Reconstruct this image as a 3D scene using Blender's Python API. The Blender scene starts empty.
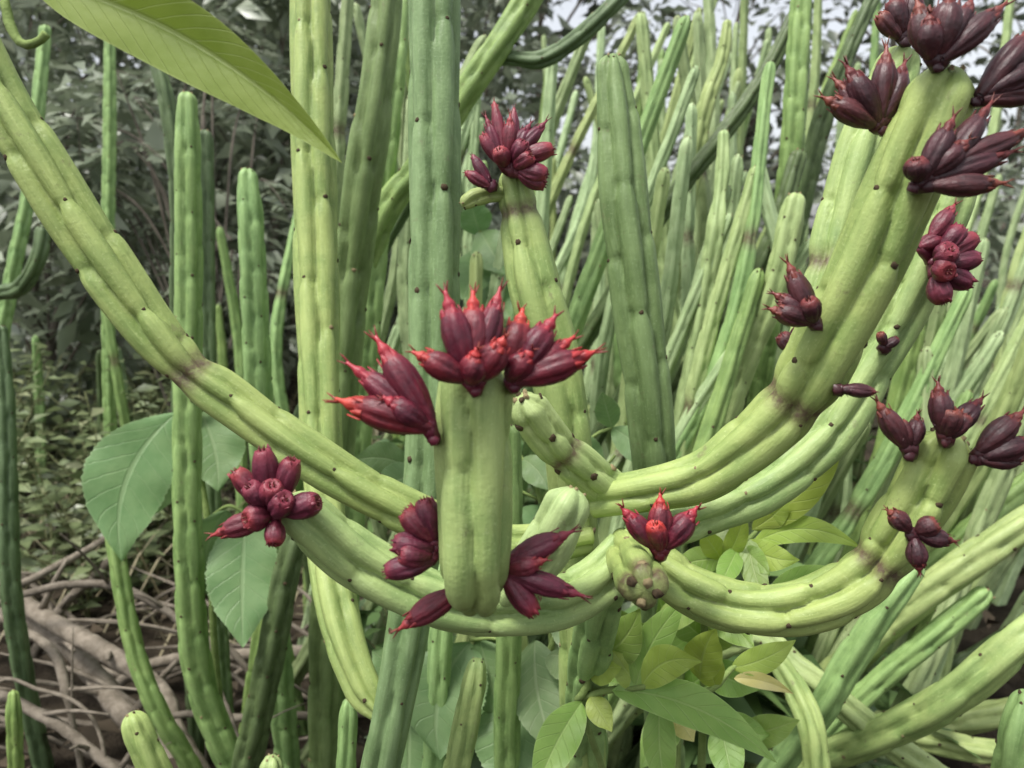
import bpy, math, random
import numpy as np
from mathutils import Vector, Matrix, Quaternion

# ------------------------------------------------------------------ camera, light, exposure
SC = bpy.context.scene
COL = SC.collection
H = 0.70                       # camera height
PITCH = math.radians(10)       # looking slightly down
F = 800.0                      # focal length in pixels of the 1024 wide picture
cam_d = bpy.data.cameras.new('camera')
cam_d.sensor_width = 36.0
cam_d.lens = 36.0 * F / 1024.0
cam_d.clip_start = 0.02
cam_d.clip_end = 500
cam_d.dof.use_dof = True
cam_d.dof.focus_distance = 0.40
cam_d.dof.aperture_fstop = 13.0
cam = bpy.data.objects.new('camera', cam_d)
COL.objects.link(cam)
cam.location = (0, 0, H)
cam.rotation_euler = (math.pi / 2 - PITCH, 0, 0)
SC.camera = cam

SUN_EL, SUN_AZ = math.radians(66), math.radians(232)     # azimuth of the sun, clockwise from +Y
world = bpy.data.worlds.new('World')
SC.world = world
world.use_nodes = True
wn, wl = world.node_tree.nodes, world.node_tree.links
bg = wn['Background']
sky = wn.new('ShaderNodeTexSky')
sky.sky_type = 'NISHITA'
sky.sun_disc = False
sky.sun_elevation = SUN_EL
sky.sun_rotation = SUN_AZ
sky.dust_density = 3.0
hs = wn.new('ShaderNodeHueSaturation')                    # thin white overcast
hs.inputs['Saturation'].default_value = 0.25
wl.new(sky.outputs[0], hs.inputs['Color'])
wl.new(hs.outputs[0], bg.inputs['Color'])
bg.inputs['Strength'].default_value = 0.09
sun_d = bpy.data.lights.new('sun', 'SUN')
sun_d.energy = 1.5
sun_d.angle = math.radians(16)
sun_d.color = (1.0, 0.97, 0.92)
sun = bpy.data.objects.new('sun', sun_d)
COL.objects.link(sun)
sdir = Vector((math.sin(SUN_AZ) * math.cos(SUN_EL), math.cos(SUN_AZ) * math.cos(SUN_EL), math.sin(SUN_EL)))
sun.rotation_euler = sdir.to_track_quat('Z', 'Y').to_euler()
sun.location = sdir * 20
SC.view_settings.view_transform = 'Standard'
SC.view_settings.look = 'None'
SC.view_settings.exposure = 1.42
SC.view_settings.gamma = 1.0
SC.view_settings.use_curve_mapping = False
SC.cycles.max_bounces = 6
SC.cycles.diffuse_bounces = 3
SC.cycles.transparent_max_bounces = 6

RX = Vector((1, 0, 0))
FW = Vector((0, math.cos(PITCH), -math.sin(PITCH)))
UP = Vector((0, math.sin(PITCH), math.cos(PITCH)))
CAM = Vector((0, 0, H))


def P(px, py, d):
    return CAM + d * (FW + ((px - 512) / F) * RX + ((384 - py) / F) * UP)


def W(px, d):
    return px * d / F


rnd = random.Random(7)
nrg = np.random.default_rng(7)

# ------------------------------------------------------------------ materials


class NT:
    def __init__(s, name):
        s.m = bpy.data.materials.new(name)
        s.m.use_nodes = True
        s.n, s.l = s.m.node_tree.nodes, s.m.node_tree.links
        s.b = s.n['Principled BSDF']
        s.out = s.n['Material Output']

    def node(s, t, **k):
        n = s.n.new(t)
        for a, v in k.items():
            setattr(n, a, v)
        return n

    def put(s, sock, v):
        if hasattr(v, 'is_output') or isinstance(v, bpy.types.NodeSocket):
            s.l.new(v, sock)
        else:
            if isinstance(v, tuple) and len(v) == 3:
                v = (*v, 1)
            sock.default_value = v

    def math(s, op, a, b=0.0, c=None, clamp=False):
        n = s.node('ShaderNodeMath', operation=op, use_clamp=clamp)
        s.put(n.inputs[0], a)
        s.put(n.inputs[1], b)
        if c is not None:
            s.put(n.inputs[2], c)
        return n.outputs[0]

    def step(s, v, lo, hi):
        n = s.node('ShaderNodeMapRange', interpolation_type='SMOOTHSTEP')
        s.put(n.inputs['Value'], v)
        n.inputs['From Min'].default_value = lo
        n.inputs['From Max'].default_value = hi
        return n.outputs[0]

    def mix(s, f, a, b):
        n = s.node('ShaderNodeMix', data_type='RGBA')
        s.put(n.inputs[0], f)
        s.put(n.inputs[6], a)
        s.put(n.inputs[7], b)
        return n.outputs[2]

    def noise(s, scale, detail=3, rough=0.55, vec=None, out='Fac'):
        n = s.node('ShaderNodeTexNoise')
        n.inputs['Scale'].default_value = scale
        n.inputs['Detail'].default_value = detail
        n.inputs['Roughness'].default_value = rough
        if vec is None:
            vec = s.coord()
        s.l.new(vec, n.inputs['Vector'])
        return n.outputs[out]

    def coord(s):
        if not hasattr(s, 'tc'):
            s.tc = s.node('ShaderNodeTexCoord')
        return s.tc.outputs['Object']

    def bump(s, h, strength, dist):
        n = s.node('ShaderNodeBump')
        n.inputs['Strength'].default_value = strength
        n.inputs['Distance'].default_value = dist
        s.l.new(h, n.inputs['Height'])
        s.l.new(n.outputs[0], s.b.inputs['Normal'])

    def rand(s):
        return s.node('ShaderNodeObjectInfo').outputs['Random']

    def attr(s, name):
        return s.node('ShaderNodeAttribute', attribute_name=name).outputs['Fac']

    def hsv(s, col, h=0.5, sat=1.0, v=1.0):
        n = s.node('ShaderNodeHueSaturation')
        s.put(n.inputs['Hue'], h)
        s.put(n.inputs['Saturation'], sat)
        s.put(n.inputs['Value'], v)
        s.put(n.inputs['Color'], col)
        return n.outputs[0]

    def finish(s, col, rough=0.5, spec=0.4, trans=0.0, tcol=None):
        s.put(s.b.inputs['Base Color'], col)
        s.put(s.b.inputs['Roughness'], rough)
        s.b.inputs['Specular IOR Level'].default_value = spec
        if trans:
            t = s.node('ShaderNodeBsdfTranslucent')
            s.put(t.inputs['Color'], tcol if tcol is not None else col)
            mx = s.node('ShaderNodeMixShader')
            mx.inputs[0].default_value = trans
            s.l.new(s.b.outputs[0], mx.inputs[1])
            s.l.new(t.outputs[0], mx.inputs[2])
            s.l.new(mx.outputs[0], s.out.inputs['Surface'])
        return s.m


def stem_mat(name, light, dark, vary=0.25, sat=0.9, rough=0.50):
    t = NT(name)
    sc = t.node('ShaderNodeAttribute', attribute_name='skin').outputs['Vector']     # (cos, sin, length) of the stem
    pale = tuple(min(1, x * 1.35 + .03) for x in light)
    n1 = t.noise(38, 4, 0.6)
    c = t.mix(t.step(n1, 0.32, 0.68), dark, light)
    ln = t.noise(5.5, 3, 0.6, vec=sc)                                                # lengthwise streaks
    c = t.mix(t.math('MULTIPLY', t.step(ln, 0.50, 0.72), 0.40), c, pale)
    c = t.mix(t.math('MULTIPLY', t.step(ln, 0.46, 0.28), 0.35), c, tuple(x * .62 for x in dark))
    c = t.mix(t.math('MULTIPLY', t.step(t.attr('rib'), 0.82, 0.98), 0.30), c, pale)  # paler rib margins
    n2 = t.noise(800, 2, 0.5)
    c = t.mix(t.math('MULTIPLY', t.step(n2, 0.60, 0.72), 0.30), c, tuple(min(1, x * 1.2 + .12) for x in light))
    n3 = t.noise(120, 6, 0.7)                                                         # corky weathered patches
    c = t.mix(t.math('MULTIPLY', t.step(n3, 0.60, 0.74), 0.55), c, (0.17, 0.14, 0.075))
    ck = t.math('MULTIPLY', t.attr('cork'), t.math('MULTIPLY_ADD', t.noise(260, 5, .7), 2.4, -0.35), clamp=True)
    c = t.mix(ck, c, (0.115, 0.082, 0.045))
    r = t.rand()
    c = t.hsv(c, h=t.math('MULTIPLY_ADD', r, 0.024, 0.488), sat=t.math('MULTIPLY_ADD', r, -0.12, sat + .06), v=t.math('MULTIPLY_ADD', r, vary * 2, 1 - vary))
    hgt = t.math('ADD', t.noise(420, 4, 0.65), t.math('ADD', t.math('MULTIPLY', ln, 1.2), t.math('MULTIPLY', ck, 1.0)))
    t.bump(hgt, 0.45, 0.0007)
    return t.finish(c, t.math('MULTIPLY_ADD', t.noise(160, 4, .6), 0.4, rough - 0.2), 0.32)


M = {}
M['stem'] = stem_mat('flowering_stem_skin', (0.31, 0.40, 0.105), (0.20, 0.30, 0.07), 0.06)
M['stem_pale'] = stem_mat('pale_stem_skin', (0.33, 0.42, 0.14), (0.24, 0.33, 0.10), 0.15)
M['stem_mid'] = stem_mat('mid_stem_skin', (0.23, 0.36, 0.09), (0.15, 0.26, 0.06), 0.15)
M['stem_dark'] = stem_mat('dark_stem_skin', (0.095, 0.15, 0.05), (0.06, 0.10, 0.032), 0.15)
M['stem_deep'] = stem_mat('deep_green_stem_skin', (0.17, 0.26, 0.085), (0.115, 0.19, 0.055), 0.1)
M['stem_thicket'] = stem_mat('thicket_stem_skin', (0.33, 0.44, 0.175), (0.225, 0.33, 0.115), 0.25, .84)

t = NT('scar_cork')
c = t.mix(t.noise(600, 3), (0.02, 0.015, 0.01), (0.11, 0.075, 0.04))
M['scar'] = t.finish(c, 0.8, 0.2)
t = NT('apex_bristle')
M['bristle'] = t.finish(t.mix(t.noise(500), (0.16, 0.115, 0.06), (0.30, 0.25, 0.13)), 0.7, 0.2)


def bud_mat(name, body, body2, tip):
    t = NT(name)
    z = t.attr('along')
    n = t.noise(3.2, 4, 0.6)
    c = t.mix(t.step(n, 0.35, 0.65), body, body2)
    zz = t.math('ADD', z, t.math('MULTIPLY_ADD', n, 0.30, -0.15))
    c = t.mix(t.step(zz, 0.70, 0.98), c, tip)
    c = t.mix(t.math('MULTIPLY', t.step(z, 1.02, 1.10), 0.8), c, (0.10, 0.03, 0.015))
    r = t.rand()
    c = t.hsv(c, h=t.math('MULTIPLY_ADD', r, 0.02, 0.49), v=t.math('MULTIPLY_ADD', r, 0.5, 0.75))
    st = t.node('ShaderNodeMapping')
    st.inputs['Scale'].default_value = (22, 22, 2.5)
    t.l.new(t.coord(), st.inputs['Vector'])
    vs = t.noise(1.0, 4, .6, vec=st.outputs[0])
    c = t.mix(t.math('MULTIPLY', t.step(vs, .52, .75), .35), c, tuple(min(1, x * 2 + .03) for x in body2))
    t.bump(t.math('ADD', vs, t.noise(9, 3)), 0.35, 0.0010)
    return t.finish(c, t.math('MULTIPLY_ADD', t.noise(7, 3), 0.45, 0.22), 0.42)


M['bud_red'] = bud_mat('crimson_bud_skin', (0.070, 0.009, 0.018), (0.15, 0.014, 0.026), (0.40, 0.030, 0.032))
M['bud_wine'] = bud_mat('wine_bud_skin', (0.080, 0.013, 0.024), (0.15, 0.022, 0.042), (0.22, 0.028, 0.040))
M['bud_dark'] = bud_mat('purple_brown_bud_skin', (0.034, 0.011, 0.014), (0.070, 0.017, 0.022), (0.17, 0.034, 0.026))


def leaf_mat(name, base, base2, vein, nv=9, vstr=0.5, trans=0.3, rough=0.45, slant=1.6, vary=0.1):
    t = NT(name)
    uv = t.node('ShaderNodeUVMap', uv_map='UVMap')
    sp = t.node('ShaderNodeSeparateXYZ')
    t.l.new(uv.outputs[0], sp.inputs[0])
    u, v = sp.outputs[0], sp.outputs[1]
    a = t.math('MULTIPLY', t.math('ABSOLUTE', t.math('SUBTRACT', v, 0.5)), 2)
    wob = t.math('MULTIPLY', t.noise(60, 2), 0.25)
    fr = t.math('FRACT', t.math('ADD', t.math('SUBTRACT', t.math('MULTIPLY', u, nv), t.math('MULTIPLY', a, slant)), t.math('ADD', wob, 5)))
    side = t.step(t.math('ABSOLUTE', t.math('SUBTRACT', fr, 0.5)), 0.43, 0.49)
    mid = t.math('SUBTRACT', 1, t.step(a, 0.03, 0.08))
    mask = t.math('MAXIMUM', t.math('MULTIPLY', side, 0.65), mid)
    n = t.noise(45, 4)
    c = t.mix(t.step(n, 0.3, 0.7), base, base2)
    c = t.mix(t.math('MULTIPLY', mask, vstr), c, vein)
    edge = t.step(a, 0.93, 1.0)
    c = t.mix(t.math('MULTIPLY', edge, 0.4), c, vein)
    r = t.rand()
    c = t.hsv(c, h=t.math('MULTIPLY_ADD', r, 0.02, 0.49), v=t.math('MULTIPLY_ADD', r, vary * 2, 1 - vary))
    hgt = t.math('ADD', t.math('MULTIPLY', mask, -1), t.math('MULTIPLY', t.noise(240, 3), 0.5))
    t.bump(hgt, 0.5, 0.0010)
    return t.finish(c, rough, 0.4, trans, t.hsv(c, sat=1.15, v=1.2))


M['leaf_lance'] = leaf_mat('lance_leaf', (0.19, 0.31, 0.065), (0.25, 0.37, 0.09), (0.37, 0.47, 0.18), 8, 0.45)
M['leaf_young'] = leaf_mat('young_leaf', (0.30, 0.41, 0.075), (0.36, 0.46, 0.10), (0.42, 0.52, 0.18), 8, 0.45)
M['leaf_broad'] = leaf_mat('broad_serrate_leaf', (0.15, 0.26, 0.10), (0.20, 0.31, 0.13), (0.32, 0.42, 0.22), 9, 0.4)
M['leaf_pale'] = leaf_mat('pale_leaf_underside', (0.20, 0.30, 0.13), (0.26, 0.35, 0.17), (0.42, 0.50, 0.30), 10, 0.55)
M['leaf_hang'] = leaf_mat('hanging_leaf', (0.24, 0.33, 0.07), (0.30, 0.39, 0.10), (0.46, 0.54, 0.22), 16, 0.35, 0.4, slant=3.0)
M['leaf_yellow'] = leaf_mat('yellow_leaf', (0.70, 0.66, 0.22), (0.76, 0.72, 0.32), (0.78, 0.74, 0.40), 8, 0.3)


def foliage_mat(name, a, b, c3, rough=0.36, trans=0.25):
    t = NT(name)
    k = t.attr('tint')
    c = t.mix(t.step(k, 0.0, 0.6), a, b)
    c = t.mix(t.step(k, 0.75, 1.0), c, c3)
    c = t.mix(t.math('MULTIPLY', t.noise(14, 3), 0.3), c, tuple(x * 0.6 for x in a))
    return t.finish(c, rough, 0.6, trans)


M['fol_grey'] = foliage_mat('grey_green_foliage', (0.15, 0.185, 0.12), (0.24, 0.28, 0.19), (0.36, 0.40, 0.30))
M['fol_tree'] = foliage_mat('tree_foliage', (0.075, 0.095, 0.062), (0.13, 0.155, 0.10), (0.21, 0.24, 0.165))
M['fol_weed'] = foliage_mat('weed_foliage', (0.13, 0.17, 0.075), (0.21, 0.26, 0.12), (0.33, 0.35, 0.20))
M['fol_under'] = foliage_mat('shade_plant_foliage', (0.085, 0.15, 0.055), (0.13, 0.22, 0.075), (0.20, 0.31, 0.10))


def bark_mat(name, a, b, scale=60):
    t = NT(name)
    n = t.noise(scale, 6, 0.65)
    c = t.mix(t.step(n, 0.3, 0.7), a, b)
    c = t.mix(t.math('MULTIPLY', t.step(t.noise(scale * .25, 3), 0.55, 0.7), 0.4), c, tuple(x * .45 for x in a))
    r = t.rand()
    c = t.hsv(c, v=t.math('MULTIPLY_ADD', r, 0.4, 0.8))
    t.bump(n, 0.7, 0.004)
    return t.finish(c, 0.85, 0.2)


M['dead'] = bark_mat('dead_wood', (0.105, 0.088, 0.066), (0.22, 0.19, 0.15))
M['bark'] = bark_mat('tree_bark', (0.08, 0.07, 0.055), (0.16, 0.14, 0.11), 25)
M['shoot'] = bark_mat('green_shoot', (0.17, 0.24, 0.07), (0.25, 0.33, 0.11))
M['twig'] = bark_mat('green_twig', (0.12, 0.14, 0.06), (0.20, 0.20, 0.10))
t = NT('dry_grass')
M['drygrass'] = t.finish(t.mix(t.attr('tint'), (0.20, 0.17, 0.10), (0.42, 0.38, 0.25)), 0.7, 0.2, 0.2)
t = NT('leaf_litter')
M['litter'] = t.finish(t.mix(t.attr('tint'), (0.022, 0.017, 0.011), (0.085, 0.065, 0.042)), 0.8, 0.2)
t = NT('soil')
n = t.noise(9, 8, 0.65)
c = t.mix(t.step(n, 0.35, 0.7), (0.022, 0.017, 0.012), (0.075, 0.060, 0.042))
c = t.mix(t.math('MULTIPLY', t.step(t.noise(1.3, 4), 0.5, 0.62), 0.7), c, (0.05, 0.06, 0.03))
t.bump(t.noise(40, 6, .7), 0.9, 0.03)
M['soil'] = t.finish(c, 0.95, 0.1)

# ------------------------------------------------------------------ object helpers


def mesh_np(name, v, f4=None, f3=None, smooth=True, tint=None, uv=None, along=None, rib=None, skin=None, cork=None, matidx=None):
    me = bpy.data.meshes.new(name)
    v = np.asarray(v, dtype=np.float32)
    parts, sizes = [], []
    if f4 is not None and len(f4):
        f4 = np.asarray(f4, dtype=np.int32)
        parts.append(f4.ravel())
        sizes.append(np.full(len(f4), 4, np.int32))
    if f3 is not None and len(f3):
        f3 = np.asarray(f3, dtype=np.int32)
        parts.append(f3.ravel())
        sizes.append(np.full(len(f3), 3, np.int32))
    li = np.concatenate(parts)
    sz = np.concatenate(sizes)
    me.vertices.add(len(v))
    me.vertices.foreach_set('co', v.ravel())
    me.loops.add(len(li))
    me.loops.foreach_set('vertex_index', li)
    me.polygons.add(len(sz))
    st = np.concatenate([[0], np.cumsum(sz)[:-1]]).astype(np.int32)
    me.polygons.foreach_set('loop_start', st)
    me.polygons.foreach_set('loop_total', sz)
    if matidx is not None:
        me.polygons.foreach_set('material_index', np.asarray(matidx, np.int32))
    me.update(calc_edges=True)
    if smooth:
        me.polygons.foreach_set('use_smooth', np.ones(len(sz), bool))
    if tint is not None:
        a = me.attributes.new('tint', 'FLOAT', 'FACE')
        a.data.foreach_set('value', np.asarray(tint, np.float32))
    if along is not None:
        a = me.attributes.new('along', 'FLOAT', 'POINT')
        a.data.foreach_set('value', np.asarray(along, np.float32))
    if skin is not None:
        a = me.attributes.new('skin', 'FLOAT_VECTOR', 'POINT')
        a.data.foreach_set('vector', np.asarray(skin, np.float32).ravel())
        a = me.attributes.new('cork', 'FLOAT', 'POINT')
        a.data.foreach_set('value', np.asarray(cork, np.float32))
    if rib is not None:
        a = me.attributes.new('rib', 'FLOAT', 'POINT')
        a.data.foreach_set('value', np.asarray(rib, np.float32))
    if uv is not None:
        l = me.uv_layers.new(name='UVMap')
        l.data.foreach_set('uv', np.asarray(uv, np.float32)[li].ravel())
    me.validate()
    return me


def obj(name, me, mat, parent=None, mw=None):
    o = bpy.data.objects.new(name, me)
    if mat is not None and not len(me.materials):
        for m in (mat if isinstance(mat, (list, tuple)) else [mat]):
            me.materials.append(m)
    COL.objects.link(o)
    if parent is not None:
        o.parent = parent
        o.matrix_parent_inverse = parent.matrix_basis.inverted()
    if mw is not None:
        o.matrix_basis = mw
    return o


def thing(name, label, cat, loc, group=None):
    o = bpy.data.objects.new(name, None)
    o.empty_display_size = 0.03
    COL.objects.link(o)
    o.location = loc
    tag(o, label, cat, group)
    return o


def tag(o, label, cat, group=None):
    o['label'] = label
    o['category'] = cat
    if group:
        o['group'] = group


def kind(o, k):
    o['kind'] = k
    return o


def spline(pts, rad, step):
    """centripetal-ish Catmull-Rom through pts, resampled to even arc length"""
    p = np.array([tuple(x) for x in pts], float)
    r = np.array(rad, float)
    p = np.vstack([2 * p[0] - p[1], p, 2 * p[-1] - p[-2]])
    r = np.concatenate([[r[0]], r, [r[-1]]])
    out, ro = [], []
    for i in range(1, len(p) - 2):
        n = max(6, int(np.linalg.norm(p[i + 1] - p[i]) / step * 2))
        t = np.linspace(0, 1, n, endpoint=False)[:, None]
        a, b, c, d = p[i - 1], p[i], p[i + 1], p[i + 2]
        out.append(0.5 * (2 * b + (c - a) * t + (2 * a - 5 * b + 4 * c - d) * t ** 2 + (3 * b - a - 3 * c + d) * t ** 3))
        ro.append(r[i] + (r[i + 1] - r[i]) * (3 * t[:, 0] ** 2 - 2 * t[:, 0] ** 3))
    out.append(p[-2][None])
    ro.append([r[-2]])
    q, rr = np.vstack(out), np.concatenate(ro)
    s = np.concatenate([[0], np.cumsum(np.linalg.norm(np.diff(q, axis=0), axis=1))])
    return q, rr, s


def frames(q):
    tan = np.gradient(q, axis=0)
    tan /= np.linalg.norm(tan, axis=1)[:, None] + 1e-12
    n = np.zeros_like(q)
    ref = np.array([0.31, -0.83, 0.46])
    v = ref - tan[0] * np.dot(ref, tan[0])
    n[0] = v / np.linalg.norm(v)
    for i in range(1, len(q)):
        v = n[i - 1] - tan[i] * np.dot(n[i - 1], tan[i])
        n[i] = v / (np.linalg.norm(v) + 1e-12)
    return tan, n, np.cross(tan, n)


def grid_faces(nr, na, off=0):
    i = np.arange(nr - 1)[:, None]
    j = np.arange(na)[None]
    a = i * na + j
    b = i * na + (j + 1) % na
    return (np.stack([a, b, b + na, a + na], -1).reshape(-1, 4) + off)


ICO_V = None


def lump(c, nrm, r, flat, g):
    """small irregular corky lump: 6-sided dome, 13 verts"""
    nrm = nrm / np.linalg.norm(nrm)
    ref = np.array([0, 0, 1.0]) if abs(nrm[2]) < .9 else np.array([1.0, 0, 0])
    a = np.cross(nrm, ref)
    a /= np.linalg.norm(a)
    b = np.cross(nrm, a)
    v = []
    for rr, hh in ((1.0, -0.25), (0.72, 0.6)):
        for k in range(6):
            th = k * math.pi / 3 + g.random() * .4
            q = r * rr * (0.75 + 0.5 * g.random())
            v.append(c + a * math.cos(th) * q + b * math.sin(th) * q + nrm * hh * r * flat * (0.7 + .6 * g.random()))
    v.append(c + nrm * r * flat * 0.45)
    f4 = [(k, (k + 1) % 6, 6 + (k + 1) % 6, 6 + k) for k in range(6)]
    f3 = [(6 + k, 6 + (k + 1) % 6, 12) for k in range(6)]
    return v, f4, f3


def stem_meshes(pts, rad, n=5, L=0.055, amp=0.38, step=0.002, ang=40, cons=(), seed=0, scar=0.13, tip=True, tiplen=1.1, drop=0.0, smooth_ribs=0.50, off=None):
    """ribbed succulent stem: every rib is a row of long podaria, each ending upward in a leaf scar"""
    g = np.random.default_rng(seed)
    q, rr, s = spline(pts, rad, step)
    S = s[-1]
    tl = rr[-1] * tiplen
    ns = max(8, int(S / step))
    sv = np.linspace(0, S - (tl if tip else 0), ns)
    if tip:
        k = np.linspace(0, 1, 12)[1:]
        sv = np.concatenate([sv, S - tl + tl * np.sin(k * math.pi / 2)])
    c = np.stack([np.interp(sv, s, q[:, i]) for i in range(3)], 1)
    R = np.interp(sv, s, rr)
    cork = np.zeros(len(sv))
    for fr, am, wd in cons:
        cork = np.maximum(cork, np.exp(-((sv - fr * S) / (wd * .9)) ** 2))
        R = R * (1 - am * np.exp(-((sv - fr * S) / wd) ** 2))
    R = R * (1 + 0.012 * np.sin(sv / (L * .61) + g.random() * 6) + 0.008 * np.sin(sv / (L * .27) + g.random() * 6))
    if tip:
        x = np.clip((sv - (S - tl)) / tl, 0, 1)
        dome = np.sqrt(np.clip(1 - x ** 2.4, 0, 1))
        R = R * np.maximum(dome, 0.02)
    tan, N, B = frames(c)
    th = np.linspace(0, 2 * math.pi, ang, endpoint=False)
    order = {4: [0, .5, .02, .52], 5: [0, .4, .8, .2, .6], 6: [0, .5, .03, .53, .06, .56]}[n]
    o = [(order[k] + g.random() * .12) % 1 for k in range(n)]
    ph0 = g.random() * 6.28 if off is None else off
    tw = (g.random() - .5) * 1.2
    d = np.zeros((len(sv), ang))
    wob = np.interp(sv, np.linspace(0, S, 9), (g.random(9) - .5) * 0.25)
    for k in range(n):
        phi = ph0 + 2 * math.pi * k / n + tw * sv / max(S, .4) + wob
        p = (sv / L + o[k]) % 1
        h = 0.80 + 0.20 * np.clip(p / 0.55, 0, 1) ** 1.0
        h = np.where(p > 0.88, h * (1 - 0.18 * ((p - 0.88) / 0.12) ** 2), h)
        h = np.where(p < 0.05, 0.76 + (h - 0.76) * (p / .05), h)
        w = 0.82 + 0.22 * np.clip(p / 0.5, 0, 1)
        w = np.where(p > 0.80, w * (1 - 0.42 * ((p - 0.80) / 0.20) ** 1.6), w)
        w = np.where(p < 0.06, w * (0.75 + .25 * p / .06), w)
        dl = (th[None] - phi[:, None] + math.pi) % (2 * math.pi) - math.pi
        cc = np.cos(np.clip(dl * n / 2 / w[:, None], -math.pi / 2, math.pi / 2))
        d = np.maximum(d, h[:, None] * np.clip(cc, 0, 1) ** smooth_ribs)
    r = R[:, None] * (1 - amp + amp * 1.08 * d)
    v = c[:, None] + N[:, None] * (r * np.cos(th)[None])[..., None] + B[:, None] * (r * np.sin(th)[None])[..., None]
    nr = len(sv)
    V = v.reshape(-1, 3)
    f4 = grid_faces(nr, ang)
    V = np.vstack([V, c[0], c[-1]])
    j = np.arange(ang)
    f3 = np.vstack([np.stack([(j + 1) % ang, j, np.full(ang, nr * ang)], 1),
                    np.stack([(nr - 1) * ang + j, (nr - 1) * ang + (j + 1) % ang, np.full(ang, nr * ang + 1)], 1)])
    # outward orientation
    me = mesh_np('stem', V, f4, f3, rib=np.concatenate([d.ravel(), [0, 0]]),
                 skin=np.vstack([np.stack(np.broadcast_arrays(np.cos(th)[None], np.sin(th)[None], (sv * 9)[:, None]), -1).reshape(-1, 3) + g.random(3) * 9, np.zeros((2, 3))]),
                 cork=np.concatenate([np.repeat(cork, ang), [0, 0]]))
    # scars
    sv_v, sf4, sf3, mi4, mi3 = [], [], [], [], []
    if scar > 0:
        for k in range(n):
            m0 = math.ceil(o[k])
            j = 1
            while True:
                ss = (j - o[k]) * L
                j += 1
                if ss > S - tl * .3:
                    break
                if ss < 0.01 or g.random() < drop:
                    continue
                i = int(np.searchsorted(sv, ss))
                i = min(i, nr - 1)
                phi = ph0 + 2 * math.pi * k / n + tw * sv[i] / max(S, .4) + wob[i]
                a = int(round(phi / (2 * math.pi) * ang)) % ang
                nrm = N[i] * math.cos(phi) + B[i] * math.sin(phi)
                vv, a4, a3 = lump(v[i, a], nrm, np.interp(sv[i], s, rr) * scar * (0.6 + .7 * g.random()), 0.55, g)
                b0 = len(sv_v)
                sv_v += vv
                sf4 += [[x + b0 for x in q4] for q4 in a4]
                sf3 += [[x + b0 for x in q3] for q3 in a3]
                m = 1 if g.random() < .12 else 0
                mi4 += [m] * 6
                mi3 += [m] * 6
        if tip:                                             # withered leaf stubs on the apex
            for k in range(n):
                phi = 2 * math.pi * (k + g.random() * .5) / n
                nrm = N[-4] * math.cos(phi) + B[-4] * math.sin(phi)
                i = nr - 3 - int(g.random() * 4)
                rI = R[i] * 0.95
                vv, a4, a3 = lump(c[i] + nrm * rI, nrm * .5 + tan[-1], rr[-1] * scar * 1.1, 1.7, g)
                b0 = len(sv_v)
                sv_v += vv
                sf4 += [[x + b0 for x in q4] for q4 in a4]
                sf3 += [[x + b0 for x in q3] for q3 in a3]
                m = 1 if g.random() < .5 else 0
                mi4 += [m] * 6
                mi3 += [m] * 6
    sme = None
    if sv_v:
        sme = mesh_np('leaf_scars', sv_v, sf4, sf3, matidx=mi4 + mi3)
    return me, sme


def add_stem(parent, pts, rad, mat, **k):
    me, sme = stem_meshes(pts, rad, **k)
    o = obj('stem', me, mat, parent)
    if sme:
        so = obj('leaf_scars', sme, [M['scar'], M['bristle']], None)
        so.parent = o
        kind(so, 'stuff')
    return o


def px_pts(spec):
    return [P(a, b, d) for a, b, d, w in spec], [W(w, d) / 2 for a, b, d, w in spec]


def to_ground(pts, rad, lean=0.35, back=0.05):
    """carry a stem listed tip first on down to the soil"""
    a, b = pts[-2], pts[-1]
    d = (b - a).normalized()
    d.z = min(d.z, -0.25)
    hz = Vector((d.x, d.y, 0)) / -d.z
    if hz.length > lean:
        hz = hz.normalized() * lean
    t = b.z
    hz = hz * t
    m = b + hz * .5 + Vector((0, back * .4, -t * .5))
    e = b + hz * .85 + Vector((0, back, -t - 0.03))
    return pts + [m, e], rad + [rad[-1], rad[-1] * 1.05]


def tube_np(pts, rad, ang=8, step=0.01, rough=0.0, seed=0):
    g = np.random.default_rng(seed)
    q, rr, s = spline(pts, rad, step)
    ns = max(4, int(s[-1] / step))
    sv = np.linspace(0, s[-1], ns)
    c = np.stack([np.interp(sv, s, q[:, i]) for i in range(3)], 1)
    R = np.interp(sv, s, rr)
    tan, N, B = frames(c)
    th = np.linspace(0, 2 * math.pi, ang, endpoint=False)
    r = R[:, None] * (1 + rough * (g.random((ns, ang)) - .5) * 2 + rough * .8 * (g.random((ns, 1)) - .5))
    v = c[:, None] + N[:, None] * (r * np.cos(th))[..., None] + B[:, None] * (r * np.sin(th))[..., None]
    V = np.vstack([v.reshape(-1, 3), c[0], c[-1]])
    j = np.arange(ang)
    f3 = np.vstack([np.stack([(j + 1) % ang, j, np.full(ang, ns * ang)], 1),
                    np.stack([(ns - 1) * ang + j, (ns - 1) * ang + (j + 1) % ang, np.full(ang, ns * ang + 1)], 1)])
    return V, grid_faces(ns, ang), f3


def join_np(lst):
    V, A, B, o = [], [], [], 0
    for v, f4, f3 in lst:
        V.append(v)
        A.append(np.asarray(f4) + o)
        B.append(np.asarray(f3) + o)
        o += len(v)
    return np.vstack(V), np.vstack(A), np.vstack(B)


def tube_obj(name, pts, rad, mat, parent=None, **k):
    return obj(name, mesh_np(name, *tube_np(pts, rad, **k)), mat, parent)


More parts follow.
